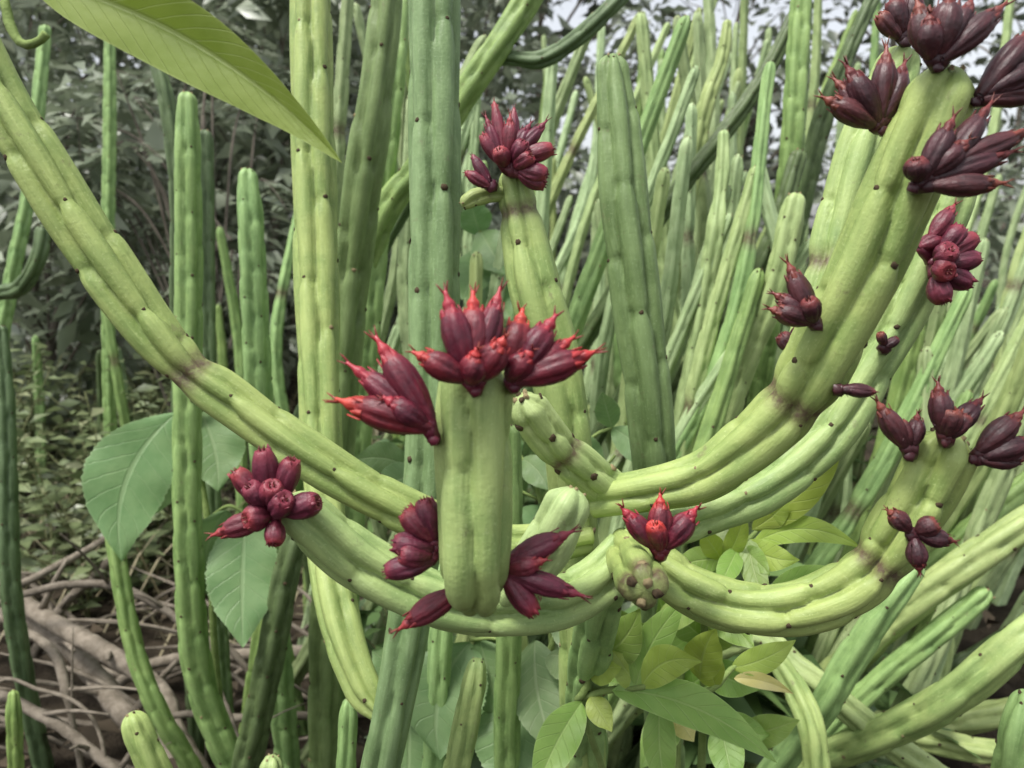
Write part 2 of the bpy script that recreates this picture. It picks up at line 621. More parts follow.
# ------------------------------------------------------------------ the ground
g = np.random.default_rng(3)
nx = 90
xs = np.sign(np.linspace(-1, 1, nx)) * np.abs(np.linspace(-1, 1, nx)) ** 3 * 120
X, Y = np.meshgrid(xs, xs + 1.5)
Z = 0.02 * np.sin(X * 3.1 + 1) * np.cos(Y * 2.7) + 0.012 * np.sin(X * 9 + Y * 7) - 0.015
Z = np.where(np.hypot(X, Y) > 12, Z - 0.0, Z)
ii = np.arange(nx - 1)
a = (ii[:, None] * nx + ii[None]).ravel()
me = mesh_np('ground', np.stack([X.ravel(), Y.ravel(), Z.ravel()], 1), np.stack([a, a + 1, a + nx + 1, a + nx], 1))
ground = kind(obj('ground', me, M['soil']), 'structure')

# ------------------------------------------------------------------ leaf helpers


def cards(cent, size, up=None, seed=0, aspect=0.45, droop=0.35, fold=0.25, dirs=None):
    """many small folded leaves, 6 verts / 2 quads each"""
    g = np.random.default_rng(seed)
    n = len(cent)
    d = g.normal(size=(n, 3)) if dirs is None else dirs + g.normal(size=(n, 3)) * .35
    d[:, 2] = d[:, 2] * .6 - droop
    d /= np.linalg.norm(d, axis=1)[:, None]
    upv = g.normal(size=(n, 3)) * .55 + np.array([0, 0, 1.0])
    sd = np.cross(d, upv)
    sd /= np.linalg.norm(sd, axis=1)[:, None]
    nn = np.cross(sd, d)
    L = size * (0.6 + 0.8 * g.random(n))[:, None]
    Wd = L * aspect * .5
    b = cent
    m = cent + d * L * .45 + nn * L * .04
    e = cent + d * L - nn * L * .08
    l1 = m - sd * Wd + nn * Wd * fold
    r1 = m + sd * Wd + nn * Wd * fold
    V = np.stack([b, m, e, l1, r1], 1).reshape(-1, 3)
    o = np.arange(n) * 5
    f3 = np.vstack([np.stack([o, o + 1, o + 3], 1), np.stack([o + 3, o + 1, o + 2], 1), np.stack([o, o + 4, o + 1], 1), np.stack([o + 4, o + 2, o + 1], 1)])
    tint = np.tile(g.random(n), 4)
    return V, f3, tint


def big_leaf(parent, base, tip, width, bend=0.0, mat='leaf_lance', roll=0.0, fold=0.2, serr=0, belly=0.42, droop=0.0, seed=0, name='leaf', power=1.0, wave=0.03):
    """one blade with midrib fold, curved spine and (optionally) toothed margin"""
    g = np.random.default_rng(seed)
    b, e = np.array(base), np.array(tip)
    ax = e - b
    Ln = np.linalg.norm(ax)
    ax = ax / Ln
    view = np.array(CAM) - (b + e) / 2
    view /= np.linalg.norm(view)
    side = np.cross(ax, view)
    side /= np.linalg.norm(side) + 1e-9
    nrm = np.cross(side, ax)
    cr, sr = math.cos(roll), math.sin(roll)
    side, nrm = side * cr + nrm * sr, nrm * cr - side * sr
    nu, nv = (60 if serr else 34), 13
    u = np.linspace(0, 1, nu)
    sideimg = np.cross(ax, view)
    sideimg /= np.linalg.norm(sideimg)
    sp = b + ax * (u * Ln)[:, None] + sideimg * (4 * u * (1 - u) * bend)[:, None] + np.array([0, 0, -1.0]) * (droop * u ** 2 - droop * u)[:, None]
    wv = np.sin(math.pi * u ** (math.log(.5) / math.log(belly))) ** (0.85 * power)
    wv = wv * (1 - 0.25 * np.clip((u - .75) / .25, 0, 1))
    if serr:
        wv = wv * (1 + 0.07 * (((u * serr) % 1) - .5))
    v = np.linspace(-1, 1, nv)
    hw = width / 2 * wv
    X = sp[:, None] + side * (hw[:, None] * v[None] * math.cos(fold))[..., None] + nrm * (hw[:, None] * (np.abs(v)[None] * math.sin(fold) - 0.12 * v[None] ** 2))[..., None]
    ph = g.random() * 6
    X = X + nrm * (width * wave * np.sin(u * 17 + ph)[:, None] * (v[None] ** 2) * np.sign(v)[None])[..., None]
    UV = np.stack(np.broadcast_arrays(u[:, None], (v[None] + 1) / 2), -1).reshape(-1, 2)
    i = np.arange(nu - 1)[:, None]
    j = np.arange(nv - 1)[None]
    a = i * nv + j
    f4 = np.stack([a, a + 1, a + nv + 1, a + nv], -1).reshape(-1, 4)
    me = mesh_np(name, X.reshape(-1, 3), f4, uv=UV)
    return obj(name, me, M[mat], parent)


# ------------------------------------------------------------------ woods and shrubs behind


def tree(name, label, group, x, y, h, cw, ncl, nleaf, leaf, mat, seed, low=0.25, trunk_r=0.05, cat='tree', depth=None):
    g = np.random.default_rng(seed)
    root = thing(name, label, cat, (x, y, 0), group)
    parts = []
    topx = (g.random() - .5) * .5 * cw
    tr = [Vector((x, y, -0.05)), Vector((x + topx * .2, y, h * .3)), Vector((x + topx * .6, y + .1, h * .62)), Vector((x + topx, y, h * .92))]
    parts.append(tube_np(tr, [trunk_r, trunk_r * .8, trunk_r * .5, trunk_r * .12], ang=9, step=h / 20, rough=.07, seed=seed))
    C = []
    for k in range(ncl):
        f = low + (1 - low) * (k + g.random()) / ncl
        az = k * 2.4 + g.random()
        env = math.sin(math.pi * min(1, max(.12, (f - low) / (1 - low) * .8 + .15))) ** .6
        rad = cw * .5 * env * (0.35 + 0.65 * g.random())
        p = Vector((x + topx * f + math.cos(az) * rad, y + math.sin(az) * rad * (depth or 1), f * h + (g.random() - .5) * .1 * h))
        f0 = max(.08, f - .22)
        st = Vector((x + topx * f0 * .8, y, f0 * h))
        md = (st + p) / 2 + Vector((0, 0, .06 * h))
        parts.append(tube_np([st, md, p], [trunk_r * .35 * (1.2 - f), trunk_r * .22, trunk_r * .06], ang=5, step=.12, seed=k))
        C.append((p, md))
    obj('trunk', mesh_np('trunk', *join_np(parts)), M['bark'], root)
    cen, dr = [], []
    per = nleaf // ncl
    for p, md in C:
        t = g.random(per) ** .6
        base = np.array(md)[None] * (1 - t)[:, None] + np.array(p)[None] * t[:, None]
        o = g.normal(size=(per, 3)) * np.array([.13, .13, .09]) * cw * .55
        cen.append(base + o)
        dr.append(o / (np.linalg.norm(o, axis=1)[:, None] + 1e-6))
    cen, dr = np.vstack(cen), np.vstack(dr)
    cen[:, 2] = np.maximum(cen[:, 2], 0.04)
    V, f3, tint = cards(cen, leaf, seed=seed, dirs=dr)
    obj('crown', mesh_np('crown', V, None, f3, smooth=False, tint=tint), M[mat], root)
    return root


# far woods: leafy to the ground on the left, gappy against the sky to the right
G = 'trees in the woods behind the thicket'
LB = 'dark leafy tree in the woods behind the thicket of stems'
k = 0
for (x, y, h, cw, nl, low) in [
        (-6.5, 9.5, 5.2, 4.2, 3200, .05), (-3.2, 10.5, 5.5, 4.4, 3400, .05), (-0.3, 10, 5.0, 4.0, 3000, .05), (2.5, 11, 5.2, 3.8, 950, .05), (6.0, 10, 4.6, 4.2, 1100, .05), (9.0, 11.5, 5, 4.2, 1900, .05),
        (-4.6, 6.3, 4.0, 3.0, 3200, .05), (-2.4, 6.8, 4.0, 2.8, 3200, .05), (0.2, 7.0, 3.4, 2.2, 1700, .05), (1.6, 6.6, 2.2, 1.9, 1000, .05), (3.4, 6.9, 3.5, 2.2, 800, .08), (5.0, 6.4, 3.2, 2.4, 1400, .05), (-1.2, 8.4, 4.4, 2.8, 2600, .05)]:
    k += 1
    tree('tree', LB.replace('dark leafy', ('tall ' if h > 4.5 else 'short ' if h < 3 else '') + ('densely leaved dark' if nl > 2400 else 'sparsely leaved dark')), G, x, y, h, cw, 26, nl, .16, 'fol_tree', 100 + k, low=low, trunk_r=.06)
G = 'grey-green shrubs beside the thicket'
LB = 'dense grey-green leafy shrub growing in the shade behind the curved stem'
for (x, y, h, cw, nl) in [(-1.75, 2.9, 1.75, 1.2, 1500), (-0.95, 3.1, 1.8, 1.1, 1500), (-2.5, 3.9, 2.2, 1.5, 1700), (-1.3, 4.2, 2.4, 1.5, 1700), (-0.3, 4.2, 2.2, 1.2, 1400), (0.45, 4.6, 1.9, 1.1, 900), (-1.35, 2.25, 1.15, .8, 800), (-0.6, 3.6, 2.3, 1.3, 1700), (-1.9, 3.6, 2.3, 1.4, 1900), (-1.35, 3.5, 2.0, 1.2, 1500), (-3.2, 4.6, 2.8, 1.8, 1900), (-2.1, 5.0, 2.9, 1.8, 1900), (-0.9, 5.0, 2.8, 1.6, 1800)]:
    k += 1
    tree('shrub', LB.replace('dense', 'tall dense' if h > 2.15 else 'low dense' if h < 1.3 else 'dense'), G, x, y, h, cw, 22, nl, .095, 'fol_grey', 100 + k, low=.1, trunk_r=.018, cat='shrub')
G = 'low bushes behind the thicket'
LB = 'low green bush filling the gap between the thicket and the woods'
for (x, y, h, cw, nl) in [(0.9, 3.4, 1.0, 1.2, 900), (1.8, 3.6, 1.1, 1.3, 900), (2.7, 3.7, 1.2, 1.3, 900), (3.5, 4.3, 1.2, 1.4, 800)]:
    k += 1
    tree('bush', LB, G, x, y, h, cw, 18, nl, .10, 'fol_grey', 100 + k, low=.1, trunk_r=.018, cat='bush')

# pinnate sprays of a nearer shrub at the left
root = thing('feather_leaf_shrub', 'shrub with dull green feathery compound leaves behind the curved stem', 'shrub', (-0.75, 2.0, 0))
parts, cen, dr = [], [], []
g = np.random.default_rng(61)
for k in range(26):
    a = P(60 + g.random() * 230, 20 + g.random() * 260, 1.9 + g.random() * .5)
    st = Vector((-0.75 + (g.random() - .5) * .1, 2.0, 0.02 if k < 4 else .5 + g.random() * .4))
    if k >= 4:
        st = Vector((-0.75 + .06 * math.sin(k), 2.0, .35 + .5 * g.random()))
    m = (st + a) / 2 + Vector((0, 0, .10))
    parts.append(tube_np([st, m, a], [.006 if k < 4 else .004, .004, .0018], ang=5, step=.03))
    az = g.random() * 6.28
    for q in range(3):
        dv = Vector((math.cos(az + q * 1.4), math.sin(az + q * 1.4) * .5, -.25 - .3 * g.random())).normalized()
        e = a + dv * .17
        parts.append(tube_np([a, a + dv * .08 + Vector((0, 0, .012)), e], [.0018, .0014, .0008], ang=4, step=.03))
        sd = dv.cross(Vector((0, 0, 1))).normalized()
        for j in range(7):
            for sgn in (-1, 1):
                cen.append(a + dv * (.03 + .02 * j))
                dr.append(sd * sgn + dv * .6)
parts.append(tube_np([Vector((-.75, 2, -.03)), Vector((-.76, 2.01, .5)), Vector((-.74, 2, 1.0))], [.012, .009, .005], ang=7, step=.04))
obj('trunk', mesh_np('trunk', *join_np(parts)), M['bark'], root)
V, f3, tint = cards(np.array([tuple(c) for c in cen]), .052, seed=4, dirs=np.array([tuple(c) for c in dr]) * 3, droop=.1, aspect=.36)
obj('crown', mesh_np('crown', V, None, f3, smooth=False, tint=tint), M['fol_grey'], root)

# ------------------------------------------------------------------ forest floor
g = np.random.default_rng(12)
n = 5000
cx = g.uniform(-2.6, 3.0, n)
cy = .6 + 4.2 * g.random(n) ** 1.3
V, f3, tint = cards(np.stack([cx, cy, .01 + .05 * g.random(n)], 1), .045, seed=5, droop=.05, aspect=.5)
kind(obj('leaf_litter', mesh_np('leaf_litter', V, None, f3, smooth=False, tint=tint), M['litter']), 'stuff')
for o_ in [bpy.data.objects['leaf_litter']]:
    tag(o_, 'brown fallen leaves littering the shaded soil', 'leaf litter')

n = 2600                                                    # dry grass on the left bank
bx = g.uniform(-2.3, .1, n)
by = 1.25 + 2.4 * g.random(n)
az = g.random(n) * 6.28
ln = .08 + .22 * g.random(n)
ti = .5 + .9 * g.random(n)
d = np.stack([np.cos(az) * np.sin(ti), np.sin(az) * np.sin(ti), np.cos(ti)], 1)
sd = np.stack([-np.sin(az), np.cos(az), np.zeros(n)], 1) * (.0016 + .0016 * g.random(n))[:, None]
b = np.stack([bx, by, np.zeros(n) - .01], 1)
m = b + d * (ln * .5)[:, None] + np.array([0, 0, .03])
e = b + d * ln[:, None]
V = np.stack([b - sd, b + sd, m - sd, m + sd, e], 1).reshape(-1, 3)
o = np.arange(n) * 5
me = mesh_np('dry_grass', V, np.stack([o, o + 1, o + 3, o + 2], 1), np.stack([o + 2, o + 3, o + 4], 1), smooth=False, tint=np.tile(g.random(n), 2))
dg = kind(obj('dry_grass', me, M['drygrass']), 'stuff')
tag(dg, 'thin dry grass and stalks covering the bank beside the stems', 'grass')

G = 'small weeds on the bank'
for k in range(46):
    px, py = rnd.uniform(-30, 250), rnd.uniform(330, 640)
    ang_d = PITCH + math.atan((py - 384) / F)
    yy = min(3.4, H / math.tan(max(.12, ang_d)))
    xx = (px - 512) / F * yy * 1.02
    hgt = rnd.uniform(.10, .28)
    w_ = thing('weed', 'small pale green weed growing through dry grass on the bank', 'weed', (xx, yy, 0), G)
    pr, cen, dr = [], [], []
    for s_ in range(rnd.randint(3, 5)):
        lx, ly = rnd.uniform(-.08, .08), rnd.uniform(-.08, .08)
        a_, b_ = Vector((xx, yy, -.02)), Vector((xx + lx, yy + ly, hgt * rnd.uniform(.7, 1.1)))
        mid = (a_ + b_) / 2 + Vector((-lx * .3, -ly * .3, .02))
        pr.append(tube_np([a_, mid, b_], [.0022, .0018, .001], ang=5, step=.03))
        for j in range(11):
            f = .25 + .75 * j / 10
            pt = a_.lerp(mid, f * 2) if f < .5 else mid.lerp(b_, f * 2 - 1)
            th = j * 2.4 + s_
            cen.append(tuple(pt))
            dr.append((math.cos(th) * 2, math.sin(th) * 2, .5))
    obj('stem', mesh_np('stem', *join_np(pr)), M['twig'], w_)
    V, f3, tint = cards(np.array(cen), .042, seed=k, dirs=np.array(dr), droop=.0, aspect=.4)
    obj('foliage', mesh_np('foliage', V, None, f3, smooth=False, tint=tint), M['fol_weed'], w_)

for k in range(34):
    yy = rnd.uniform(1.5, 2.5)
    xx = (rnd.uniform(-60, 200) - 512) / F * yy
    hgt = rnd.uniform(.22, .50)
    w_ = thing('weed', 'taller straggling weed with many small pale leaves on the bank', 'weed', (xx, yy, 0), 'taller weeds on the bank')
    pr, cen, dr = [], [], []
    for s_ in range(5):
        lx, ly = rnd.uniform(-.16, .16), rnd.uniform(-.12, .12)
        a_, b_ = Vector((xx, yy, -.02)), Vector((xx + lx, yy + ly, hgt * rnd.uniform(.6, 1.1)))
        mid = (a_ + b_) / 2 + Vector((-lx * .3, -ly * .3, .02))
        pr.append(tube_np([a_, mid, b_], [.0026, .002, .001], ang=5, step=.03))
        for j in range(20):
            f = .2 + .8 * j / 19
            pt = a_.lerp(mid, f * 2) if f < .5 else mid.lerp(b_, f * 2 - 1)
            th = j * 2.4 + s_
            cen.append(tuple(pt))
            dr.append((math.cos(th) * 2, math.sin(th) * 2, .5))
    obj('stem', mesh_np('stem', *join_np(pr)), M['twig'], w_)
    V, f3, tint = cards(np.array(cen), .040, seed=300 + k, dirs=np.array(dr), droop=.0, aspect=.42)
    obj('foliage', mesh_np('foliage', V, None, f3, smooth=False, tint=tint), M['fol_weed'], w_)

# dead branches at the lower left, from pixel paths; depth from the litter they lie on
DB = [
    ('thick weathered grey dead branch lying aslant in the litter', [(-40, 590, 1.30, 20), (60, 640, 1.22, 24), (130, 720, 1.12, 30), (200, 800, 1.02, 32)]),
    ('smooth bent dead branch forking over the thick grey branch', [(-30, 575, 1.26, 16), (40, 615, 1.20, 22), (110, 655, 1.12, 24), (160, 690, 1.06, 22), (175, 730, 1.02, 24), (210, 790, .98, 26)]),
    ('pale curved dead branch arching over the bent branch', [(-20, 622, 1.15, 8), (40, 590, 1.14, 10), (110, 585, 1.13, 10), (165, 610, 1.12, 10), (200, 640, 1.1, 9), (240, 660, 1.08, 8)]),
    ('slim hooked dead stick curling beside the bent branch', [(-20, 625, 1.08, 8), (25, 632, 1.05, 10), (55, 655, 1.02, 12), (66, 690, 1.0, 12), (72, 720, 1.0, 8)]),
    ('long thin dead stick running straight under the leafy weeds', [(-20, 610, 1.3, 10), (40, 575, 1.35, 10), (110, 535, 1.45, 9), (180, 470, 1.6, 8)]),
    ('pale forked dead stick with a broken stub near the soil', [(-20, 700, .98, 12), (40, 715, .95, 14), (90, 750, .92, 14), (130, 790, .9, 13)]),
    ('level dead branch crossing behind the pair of joined stems', [(150, 665, 1.25, 14), (240, 655, 1.25, 16), (330, 650, 1.25, 16), (420, 640, 1.25, 14)]),
    ('thin dead branch in the dark hollow behind the joined stems', [(160, 722, 1.0, 8), (240, 718, 1.0, 10), (320, 716, 1.0, 11), (400, 722, 1.0, 10)]),
    ('thin upright dead twig leaning on the slender joined stem', [(208, 640, .98, 5), (220, 690, .95, 6), (238, 740, .92, 6)]),
    ('fine pale dead twig arching above the pale forked stick', [(-10, 690, .95, 4), (40, 690, .94, 5), (80, 705, .93, 5), (100, 735, .92, 5), (108, 790, .9, 4)]),
    ('upright dry stalk standing among weeds on the bank', [(60, 500, 1.7, 7), (55, 540, 1.65, 7), (52, 600, 1.5, 7)]),
    ('leaning dead stick behind the broad leaves', [(60, 610, 1.4, 12), (110, 560, 1.5, 12), (160, 490, 1.7, 12), (230, 400, 2.0, 11)]),
]
for i, (lb, sp) in enumerate(DB):
    p, r = px_pts(sp)
    r = [x * .8 for x in r]
    p = [Vector((q.x, q.y, max(q.z, .012))) for q in p]
    for it in range(2):                                     # rest on the litter
        lo = min(q.z - rr for q, rr in zip(p, r))
    if lo > .02:
        e = p[-1] + (p[-1] - p[-2]).normalized() * .12
        e.z = -.02
        p.append(e)
        r.append(r[-1] * .8)
        e = p[0] + (p[0] - p[1]).normalized() * .10
        e.z = -.02
        p.insert(0, e)
        r.insert(0, r[0])
    lst = [tube_np(p, r, ang=10, step=.012, rough=.09, seed=i)]
    for q in range(2):
        j = 1 + (q + i) % (len(p) - 2)
        dv = Vector((rnd.uniform(-1, 1), rnd.uniform(-.6, .4), rnd.uniform(.1, .8))).normalized()
        Lb = rnd.uniform(.04, .14)
        lst.append(tube_np([p[j], p[j] + dv * Lb * .5, p[j] + dv * Lb + Vector((0, 0, -.01))], [r[j] * .5, r[j] * .35, r[j] * .2], ang=6, step=.02, rough=.1, seed=q))
    o = obj('dead_branch', mesh_np('dead_branch', *join_np(lst)), M['dead'])
    tag(o, lb, 'branch')
for k in range(60):
    px, py = rnd.uniform(-40, 420), rnd.uniform(400, 790)
    ang_d = PITCH + math.atan((py - 384) / F)
    yy = H / math.tan(max(.16, ang_d))
    xx = (px - 512) / F * yy * 1.02
    L_ = rnd.uniform(.15, .5)
    az = rnd.uniform(-.9, .9) + (math.pi if rnd.random() < .5 else 0)
    e = Vector((xx + math.cos(az) * L_, yy + math.sin(az) * L_ * .6, rnd.uniform(.0, .16)))
    a_ = Vector((xx, yy, -.005))
    o = tube_obj('dead_twig', [a_, (a_ + e) / 2 + Vector((0, 0, rnd.uniform(.0, .05))), e], [rnd.uniform(.002, .006), .004, .0015], M['dead'], ang=6, step=.03, rough=.1, seed=k)
    tag(o, 'thin bare dead twig tangled on the shaded forest floor', 'twig', 'dead twigs on the forest floor')

# ------------------------------------------------------------------ thicket of ribbed stems
n_stem = 0


def ground_stem(label, spec, mat, cat='stem', group=None, lean=.35, back=.05, name='succulent_stem', **k):
    """stem listed tip first in the picture, carried down to the soil"""
    global n_stem
    n_stem += 1
    p, r = px_pts(spec)
    p, r = to_ground(p, r, lean, back)
    root = thing(name, label, cat, (p[-1].x, p[-1].y, 0), group)
    a = dict(step=.004, ang=30, L=.05, seed=1000 + n_stem, scar=.11, drop=.2)
    a.update(k)
    add_stem(root, p[::-1], r[::-1], M[mat], **a)
    return root


S = ground_stem
S('slender upright green stem with pointed tip beside the curved arching stem', [(187, 92, .76, 20), (187, 160, .76, 26), (188, 260, .77, 28), (187, 400, .78, 29), (188, 550, .80, 29), (200, 680, .84, 30), (238, 775, .88, 30)], 'stem_mid', L=.06)
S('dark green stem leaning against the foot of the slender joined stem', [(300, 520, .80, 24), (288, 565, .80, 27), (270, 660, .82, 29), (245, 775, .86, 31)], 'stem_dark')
S('short green stem with rounded tip between the slender stem and tall pale stem', [(247, 168, .84, 20), (251, 230, .84, 26), (255, 320, .85, 28), (260, 420, .87, 28)], 'stem_mid')
S('thin green stem behind the broad leaves, bending to the right', [(108, 480, .92, 15), (118, 560, .92, 18), (135, 650, .93, 19), (160, 715, .94, 20)], 'stem_mid')
S('dark stem rising at the edge of the dry bank', [(0, 325, .95, 14), (6, 420, .95, 19), (8, 520, .96, 20), (12, 600, .98, 20)], 'stem_dark')
S('thin stem standing in front of the shrubs by the hanging leaf', [(46, 25, 1.4, 12), (38, 110, 1.4, 14), (28, 200, 1.42, 14), (12, 280, 1.44, 15)], 'stem_mid')
S('dark curved stem hooking upward behind the arching stem', [(45, 225, 1.2, 16), (38, 260, 1.2, 16), (20, 288, 1.22, 16), (-8, 296, 1.25, 16), (-40, 330, 1.3, 16)], 'stem_dark')
S('thin distant stem standing in front of the feathery shrub', [(110, 30, 1.6, 11), (110, 120, 1.6, 13), (108, 260, 1.62, 13)], 'stem_mid')
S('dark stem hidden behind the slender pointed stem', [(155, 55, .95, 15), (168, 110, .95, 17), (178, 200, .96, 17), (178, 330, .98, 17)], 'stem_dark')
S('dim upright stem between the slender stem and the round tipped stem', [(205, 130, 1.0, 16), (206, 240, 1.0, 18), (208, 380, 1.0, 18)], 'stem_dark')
S('tiny upright stem tip poking out of the litter beside dead branches', [(13, 690, .80, 10), (14, 720, .80, 15), (18, 790, .82, 15)], 'stem_mid', L=.035)
S('bright yellow-green young stem with a blunt brown tip by the dead branches', [(131, 712, .56, 24), (142, 740, .56, 30), (170, 800, .57, 32)], 'stem', L=.04)
S('blunt stem tip with brown scars just showing beside the young bright stem', [(272, 755, .56, 22), (270, 780, .56, 26), (266, 830, .57, 27)], 'stem_pale', L=.035)
S('short young stem with pale bristled tip beside the dark joined stem', [(349, 698, .56, 14), (348, 725, .56, 19), (345, 800, .57, 20)], 'stem_mid', L=.035)
S('young stem with bristled tip leaning under the front flowering stem', [(478, 658, .53, 18), (472, 695, .53, 27), (455, 780, .55, 28)], 'stem', L=.05)
S('upright green stem passing below the front flowering stem', [(512, 425, .58, 18), (511, 520, .58, 24), (509, 620, .59, 26), (507, 700, .60, 28), (506, 790, .62, 28)], 'stem_mid', L=.07)
S('dim green stem between the dark joined stem and the bristled young stem', [(446, 560, .62, 22), (440, 650, .62, 25), (436, 740, .63, 26), (434, 800, .64, 26)], 'stem_mid', L=.06)
S('slim straight green stem behind the big front dark stem', [(392, -60, .74, 30), (380, 60, .74, 34), (366, 160, .75, 40), (350, 280, .78, 40), (342, 380, .80, 36)], 'stem_deep', L=.10)
S('pale stem crossing behind the slim straight stem', [(402, -40, .86, 22), (392, 90, .86, 26), (380, 200, .88, 28), (368, 330, .9, 28)], 'stem_mid')
S('diagonal forked green stem above the crowned flower stem', [(560, -60, .84, 24), (520, 12, .84, 28), (478, 75, .84, 28), (420, 165, .86, 28), (370, 250, .88, 28)], 'stem_mid', L=.08)
S('thin dark side stem curving away from the diagonal forked stem', [(650, -35, .82, 15), (610, 8, .82, 17), (575, 40, .83, 18), (540, 60, .84, 18), (500, 60, .85, 14), (470, 95, .88, 14)], 'stem_dark', lean=.8)
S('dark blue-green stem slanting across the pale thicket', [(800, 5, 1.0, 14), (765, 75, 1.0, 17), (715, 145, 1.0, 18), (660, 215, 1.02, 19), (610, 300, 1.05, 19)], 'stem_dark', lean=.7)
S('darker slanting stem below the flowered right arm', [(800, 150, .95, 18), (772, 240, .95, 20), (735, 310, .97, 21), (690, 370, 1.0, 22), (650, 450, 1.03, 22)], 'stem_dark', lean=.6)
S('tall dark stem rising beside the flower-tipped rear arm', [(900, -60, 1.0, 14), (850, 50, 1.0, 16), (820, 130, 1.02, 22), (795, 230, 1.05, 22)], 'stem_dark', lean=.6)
S('upright pale stem ending in a blunt lower stub in the thicket', [(805, -50, .95, 20), (798, 60, .95, 24), (792, 150, .96, 24), (780, 250, 1.0, 24)], 'stem_mid')
S('broad light stem with blunt scarred tip under the right arm', [(797, 193, .80, 22), (789, 230, .80, 26), (775, 290, .81, 27), (745, 360, .84, 27), (720, 430, .87, 27)], 'stem_pale', lean=.6)
S('two-jointed pale stem with brown scars in the thicket', [(724, 130, .88, 12), (723, 170, .88, 15), (720, 195, .88, 13), (716, 230, .88, 20), (705, 300, .9, 20), (690, 380, .92, 20)], 'stem_pale')
S('pale stem with a bent side tip in front of the trees', [(728, 20, 1.1, 10), (722, 60, 1.1, 14), (705, 110, 1.1, 18), (690, 190, 1.12, 20)], 'stem_pale')
S('low stem arching down and bending to the soil below the lance leaves', [(770, 650, .70, 20), (795, 690, .68, 26), (812, 730, .66, 27), (818, 790, .66, 27)], 'stem', L=.06)
S('smooth green stem tip at the very edge of the sprawling tangle', [(1030, 690, .5, 30), (1020, 740, .5, 40), (1010, 800, .52, 42)], 'stem_mid')

# sprawling stems right of the leafy plants: listed tip first, roots to the left
SP = [
    ('long pale stem sprawling beneath the right-hand flower stem', [(1080, 490, .80, 30), (1010, 535, .80, 34), (930, 590, .82, 34), (880, 630, .85, 34), (830, 680, .9, 34)], 'stem_pale'),
    ('broad bright stem sprawling lowest over the tangle', [(1090, 590, .64, 32), (1020, 640, .64, 38), (960, 690, .66, 38), (900, 725, .7, 36)], 'stem'),
    ('stem rising steeply from the tangle under the lower flowering arm', [(920, 560, .66, 22), (890, 600, .66, 28), (850, 660, .68, 30), (820, 710, .7, 30)], 'stem_mid'),
    ('flat-lying pale stem crossing the bottom of the tangle', [(960, 790, .72, 28), (900, 750, .72, 28), (850, 710, .73, 28), (800, 670, .75, 28), (740, 640, .8, 28)], 'stem_pale'),
    ('pale stem lying level behind the broad bright stem', [(1090, 700, .9, 26), (1010, 712, .9, 28), (930, 728, .92, 28), (860, 745, .95, 28)], 'stem_pale'),
    ('level pale stem lying lowest with a blunt tip', [(1010, 752, .85, 22), (980, 750, .85, 26), (920, 738, .87, 26), (850, 722, .9, 26)], 'stem_pale'),
    ('dark stem lying deep in the tangle', [(1060, 610, 1.0, 22), (990, 650, 1.0, 24), (920, 690, 1.02, 24), (860, 730, 1.05, 24)], 'stem_dark'),
    ('mid green stem slanting behind the long pale stem', [(1090, 440, .95, 26), (1010, 500, .95, 28), (930, 570, .97, 28), (860, 650, 1.0, 28)], 'stem_mid'),
    ('slim green stem lying deepest under the flat-lying pale stem', [(960, 800, .9, 20), (880, 770, .9, 22), (800, 735, .92, 22), (720, 705, .95, 22)], 'stem_dark'),
    ('green stem slanting to the lance-leaved plant', [(990, 590, .8, 22), (930, 640, .82, 24), (870, 690, .85, 24), (800, 760, .88, 24)], 'stem_mid'),
]
for lb, sp, mt in SP:
    S(lb, sp, mt, lean=.9, L=.07)


def thicket(count, label, group, px, py, dep, lean, wid, mats, fwd=(-.1, .12), k0=0, curv=.05, rows=None):
    for k in range(count):
        d = rnd.uniform(*dep)
        x, y = rnd.uniform(*px), rnd.uniform(*py)
        if rows:
            y = rows(x, d, rnd)
        tip = P(x, y, d)
        if tip.z < .12:
            continue
        ln = rnd.uniform(*lean)
        hgt = tip.z
        root = Vector((tip.x - ln * hgt, tip.y + rnd.uniform(*fwd) * hgt, -.03))
        r = rnd.uniform(*wid) / 2
        m1 = tip.lerp(root, .33) + Vector((rnd.uniform(-1, 1) * curv * hgt + ln * hgt * .06, rnd.uniform(-.03, .03), 0))
        m2 = tip.lerp(root, .68) + Vector((rnd.uniform(-1, 1) * curv * hgt + ln * hgt * .08, rnd.uniform(-.03, .03), 0))
        mt = rnd.choice(mats)
        e = thing('thicket_stem', {'stem_pale': 'pale ', 'stem_mid': 'mid-green ', 'stem_dark': 'dark green ', 'stem_thicket': ''}[mt] + label, 'stem', (root.x, root.y, 0), group)
        far = d > 1.3
        fr = rnd.uniform(.45, .85)
        add_stem(e, [root, m2, m1, tip], [r * 1.05, r, r, r * .72], M[mt], n=rnd.choice((5, 5, 6)), L=rnd.uniform(.045, .085), step=.009 if far else .006, ang=20 if far else 25,
                 seed=5000 + k0 + k, scar=.11, drop=.45, cons=((fr, .22, .012),), tiplen=2.4)


